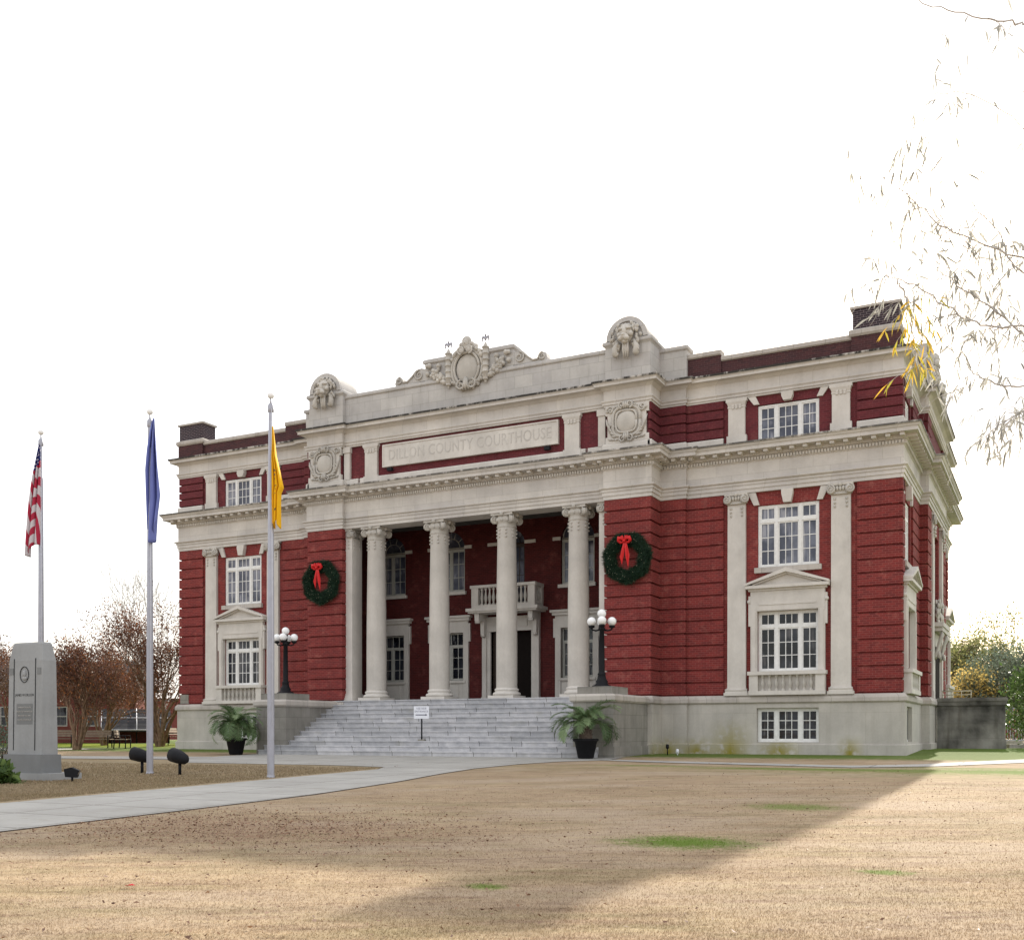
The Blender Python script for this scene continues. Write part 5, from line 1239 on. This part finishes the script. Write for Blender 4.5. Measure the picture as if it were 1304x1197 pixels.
def twig(p, d, L, g=False, n_=7):
    q = p.copy(); pts = [q.copy()]
    for k in range(5):
        d = (d+Vector((random.gauss(0,.25),random.gauss(0,.25),-.16+random.gauss(0,.12)))).normalized(); q = q+d*L/5; pts.append(q.copy())
    m.tube(pts, [.0019-.0002*k for k in range(6)], 4)
    for k in range(n_):
        s = pts[random.randint(1,5)]; dl = (d*.6+Vector((random.gauss(0,.6),random.gauss(0,.6),-.75+random.gauss(0,.45)))).normalized()
        lf_(s, dl, random.uniform(.05,.10), random.uniform(.003,.0065), Vg if g else Vo, tg_ if g else to, random.random())
for i, lb in enumerate(limbs):
    if i == 7:
        for k in range(19):
            j = random.choice([1,2,2,3,3,3,4]); s = lb[j-1]+(lb[j]-lb[j-1])*random.random(); twig(s, Vector((random.gauss(0,.9),random.gauss(0,.9),-.45)).normalized(), .20, True, 6)
        continue
    for k in range({0:9,1:11,2:34,3:36,4:30,5:10,6:26,8:14}[i]):
        j = random.randint(1, len(lb)-1); s = lb[j-1]+(lb[j]-lb[j-1])*random.random(); dd = (lb[j]-lb[j-1]).normalized()
        twig(s, (dd*.5+Vector((random.gauss(0,.7),random.gauss(0,.7),random.gauss(-.2,.6)))).normalized(), random.uniform(.12,.38), False, random.randint(3,8))
for pts in outer:
    for k in range(16):
        j = random.randint(3, 8); s = pts[j-1].lerp(pts[j], random.random()); twig(s, Vector((random.gauss(0,.7),random.gauss(0,.7),random.gauss(-.1,.5))).normalized(), random.uniform(.25,.6), False, 9)
for px_, py_, n_ in ((1262,560,9),(1292,540,7),(1215,60,3),(1160,165,5),(1190,205,3),(1120,225,4),(1075,185,1),(1085,370,2),(1150,190,2),(1180,480,3)):
    for k in range(n_): twig(W(px_+random.gauss(0,14), py_+random.gauss(0,14)-10, 5.7+random.gauss(0,.2)), Vector((random.gauss(0,.6),random.gauss(0,.6),-.5)).normalized(), .16, False, 5)
m.v = [tuple(Vector(v)-tb) for v in m.v]; part('branches', m, M['bark_pale'], ok); tk.v = [tuple(Vector(v)-tb) for v in tk.v]; part('trunk', tk, M['bark'], ok)
for nm, Vs, ts, mt_ in (('crown', Vo, to, 'oak_leaf'), ('golden_leaves', Vg, tg_, 'gold_leaf')):
    V = np.array([tuple(v-tb) for v in Vs]); link(nm, np_mesh(nm, V, np.arange(len(V)).reshape(-1,6), np.array(ts)), M[mt_], ok)
    if nm == 'golden_leaves': bpy.data.objects['golden_leaves']['label'] = 'yellow and orange drooping leaves'

# ================================================================ BACKGROUND BUILDINGS, BENCHES, SIDE WALL
M['brick_far'] = brick_mat('far_brick', (.20,.055,.045), (.16,.045,.038), (.22,.10,.08), .1)
M['shingle'] = stone_mat('grey_roof_shingles', (.055,.055,.06), joint=(.5,.2,.02,.5))
M['cream'] = plain('cream_siding', (.50,.46,.33), .7); M['white_paint'] = plain('white_garage_paint', (.55,.56,.58), .6)
def house(name, label, px_, z_, w_, dp, h, rh, wallm, rot=T, wins=(), roofm='shingle', over=.3, door=None):
    x, y = P(px_, z_); t = thing(name, label, 'building', (x,y,gz(y)), rot)
    a = MB(); hh = [(q[0]+w_/2, q[1]+w_/2, q[2], q[3]) for q in wins]
    a.wall((-w_/2,0),(w_/2,0),0,h,hh,.12); a.wall((w_/2,0),(w_/2,dp),0,h); a.wall((w_/2,dp),(-w_/2,dp),0,h); a.wall((-w_/2,dp),(-w_/2,0),0,h)
    if rh > .3:
        for s2 in (-1,1): a.add([(s2*w_/2,0,h),(s2*w_/2,dp,h),(s2*w_/2,dp/2,h+rh)], [(0,1,2)])
    part('wall', a, M[wallm], t)
    r = MB()
    if rh > .3:
        A = [(-over,h-.08),(dp/2,h+rh),(dp+over,h-.08),(dp+over,h+.08),(dp/2,h+rh+.16),(-over,h+.08)]; n_ = 6; x0, x1 = -w_/2-over, w_/2+over
        r.add([(x0,p,q) for p,q in A]+[(x1,p,q) for p,q in A], [tuple(range(6)),tuple(range(11,5,-1))]+[(i,i+6,(i+1)%6+6,(i+1)%6) for i in range(6)])
    else: r.box(-w_/2-.1,w_/2+.1,-.1,dp+.1,h,h+.25)
    part('roof', r, M[roofm], t)
    for q in wins:
        f = MB(); a_, b_, c_, d_ = q; f.box(a_,a_+.07,.02,.1,c_,d_); f.box(b_-.07,b_,.02,.1,c_,d_); f.box(a_+.07,b_-.07,.02,.1,c_,c_+.07); f.box(a_+.07,b_-.07,.02,.1,d_-.07,d_); f.box(a_+.07,b_-.07,.02,.1,(c_+d_)/2-.03,(c_+d_)/2+.03)
        o = part('window', f, M['frame_shade'], t); part('pane', MB().box(a_+.05,b_-.05,.06,.08,c_+.05,d_-.05), M['glass'], o)
    return t
house('brick_house', 'low dark red brick house behind the crape myrtles', 55, 64, 8.0, 8, 3.4, 1.6, 'brick_far', wins=((.7,1.45,1.0,2.2),(-2.6,-1.7,1.0,2.2),(2.6,3.3,1.0,2.2)))
house('cream_house', 'cream garage house with grey roof at the far left edge', -150, 62, 7.5, 7, 2.1, 1.3, 'cream', wins=((1.2,3.0,.2,1.5),))
house('grey_house', 'grey roofed house far behind the yellow autumn tree', 1255, 120, 12, 9, 4.4, 3.6, 'brick_far', wins=((-3,-2,1.2,2.6),(2,3,1.2,2.6)))
house('distant_brick_block', 'long brick building far beyond the crape myrtles', 150, 100, 22, 9, 3.6, .2, 'brick_far', wins=((-6,-5,1.2,2.6),(-2,-1,1.2,2.6),(3,4,1.2,2.6)))
# low open shed with big shingle roof
x, y = P(166, 63); t = thing('garden_shed', 'low dark-red shed under a big grey shingle roof', 'shed', (x,y,gz(y)), T+.35)
r = MB(); r.add([(-1.6,-1.1,.75),(2.3,-1.1,.75),(2.3,1.2,2.05),(-1.6,1.2,2.05),(-1.6,-1.1,.68),(2.3,-1.1,.68),(2.3,1.2,1.98),(-1.6,1.2,1.98)], [(0,1,2,3),(7,6,5,4),(0,4,5,1),(1,5,6,2),(2,6,7,3),(3,7,4,0)])
part('roof', r, M['shingle'], t)
r = MB(); 
for u in (-1.6,.35): r.tube([(u,-1.12,.79),(u,1.2,2.09)], .025, 4)
for v in (0,.55): r.tube([(-1.6,-1.12+2.3*v,.79+1.3*v),(2.3,-1.12+2.3*v,.79+1.3*v)], .02, 4)
part('roof_batten', r, M['white'], t)
r = MB(); r.add([(-1.5,-1.0,0),(-1.5,1.15,0),(-1.5,1.15,1.98),(-1.5,-1.0,.72)], [(0,1,2,3)]); r.box(-1.5,2.2,.9,1.0,0,1.8); part('wall', r, M['brick_far'], t)
for q in (-1.5,.3,2.1): part('post', MB().box(q,q+.08,-1.0,-.92,0,.7), M['dark'], t)
# benches
def bench():
    t = thing('park_bench', 'long slatted park bench in front of the first crape myrtle', 'bench', (0,0,0), 0, 'park benches left of the courthouse')
    s_ = MB(); [s_.box(-.9,.9,-.22+.13*k,-.12+.13*k,.43,.465) for k in range(4)]; part('seat', s_, M['bench_wood'], t)
    s_ = MB(); [s_.add([(-.9,.30+.025*k,.55+.12*k),(.9,.30+.025*k,.55+.12*k),(.9,.32+.025*k,.65+.12*k),(-.9,.32+.025*k,.65+.12*k),(-.9,.335+.025*k,.55+.12*k),(.9,.335+.025*k,.55+.12*k),(.9,.355+.025*k,.65+.12*k),(-.9,.355+.025*k,.65+.12*k)],[(0,1,2,3),(7,6,5,4),(3,2,6,7),(0,4,5,1)]) for k in range(3)]; part('backrest', s_, M['bench_wood'], t)
    for s2 in (-.8,.8): part('leg', MB().tube([(s2,-.22,0),(s2,-.22,.62),(s2,.28,.62)], .028, 6).tube([(s2,.32,0),(s2,.28,.45),(s2,.37,.9)], .028, 6), M['black_metal'], t)
    return t
M['bench_wood'] = plain('weathered_bench_wood', (.22,.17,.12), .8, amp=.2)
b0 = bench(); spots = [(119,53,.0,None),(72,55,.1,'park bench showing just right of the monument'),(157,52,math.pi/2+.2,'park bench seen end-on before the low shed'),(228,56,math.pi/2,'park bench between the big crape myrtle and the building')]
for i, (px_, z_, a, lb) in enumerate(spots):
    x, y = P(px_, z_); l_ = (x, y, gz(y))
    if i == 0: b0.location = l_; b0.rotation_euler.z = T
    else: dup(b0, l_, T+a, label=lb)
# side entrance stair wall, hand rail and garden fence on the right
t = thing('retaining_wall', 'dark weathered concrete stair wall beside the right end of courthouse', 'wall', (16.62,7.0,0))
x1 = 2.42
r = MB(); r.box(0,x1,0,.45,-.2,1.82); r.box(-.0,x1+.03,-.03,.48,-.2,.52); part('wall', r, M['conc_dark'], t)
r = MB(); r.box(-.0,x1+.05,-.06,.51,1.82,2.12); r.box(-.0,x1+.09,-.1,.55,1.98,2.10); part('coping', r, M['conc_dark'], t)
t = thing('hand_rail', 'pale metal hand rail above the concrete stair wall', 'railing', (16.7,8.2,2.1)); 
part('rail', MB().tube([(0,0,.33),(1.1,0,.33)], .025, 6).tube([(0,0,.18),(1.1,0,.18)], .018, 5), M['cream'], t)
for k in range(4): part('post', MB().tube([(.02+k*.35,0,0),(.02+k*.35,0,.33)], .018, 5), M['cream'], t)
x, y = P(1296, 50); t = thing('garden_fence', 'thin grey railing fence behind the glossy shrub', 'fence', (x,y,gz(y)), T)
part('rail', MB().box(-.9,1.5,-.02,.02,1.75,1.80).box(-.9,1.5,-.02,.02,.25,.3), M['aluminium'], t)
r = MB(); [r.box(-.88+.13*k,-.86+.13*k,-.012,.012,.05,1.9) for k in range(18)]; part('pickets', r, M['aluminium'], t)
for k, (px_, z_, lb) in enumerate(((1286,44.5,'pale stone garden step beside the concrete wall'),(1296,43,'lower pale stone garden step below the shrub'))):
    x, y = P(px_, z_); s_ = MB(); s_.frus(-.45,.45,-.25,.25,0,.16,.02); o = part('garden_step', s_, M['stone_cap'], None, loc=(x,y,gz(y)+.12*(1-k)), rot=T); tag(o, lb, 'step')
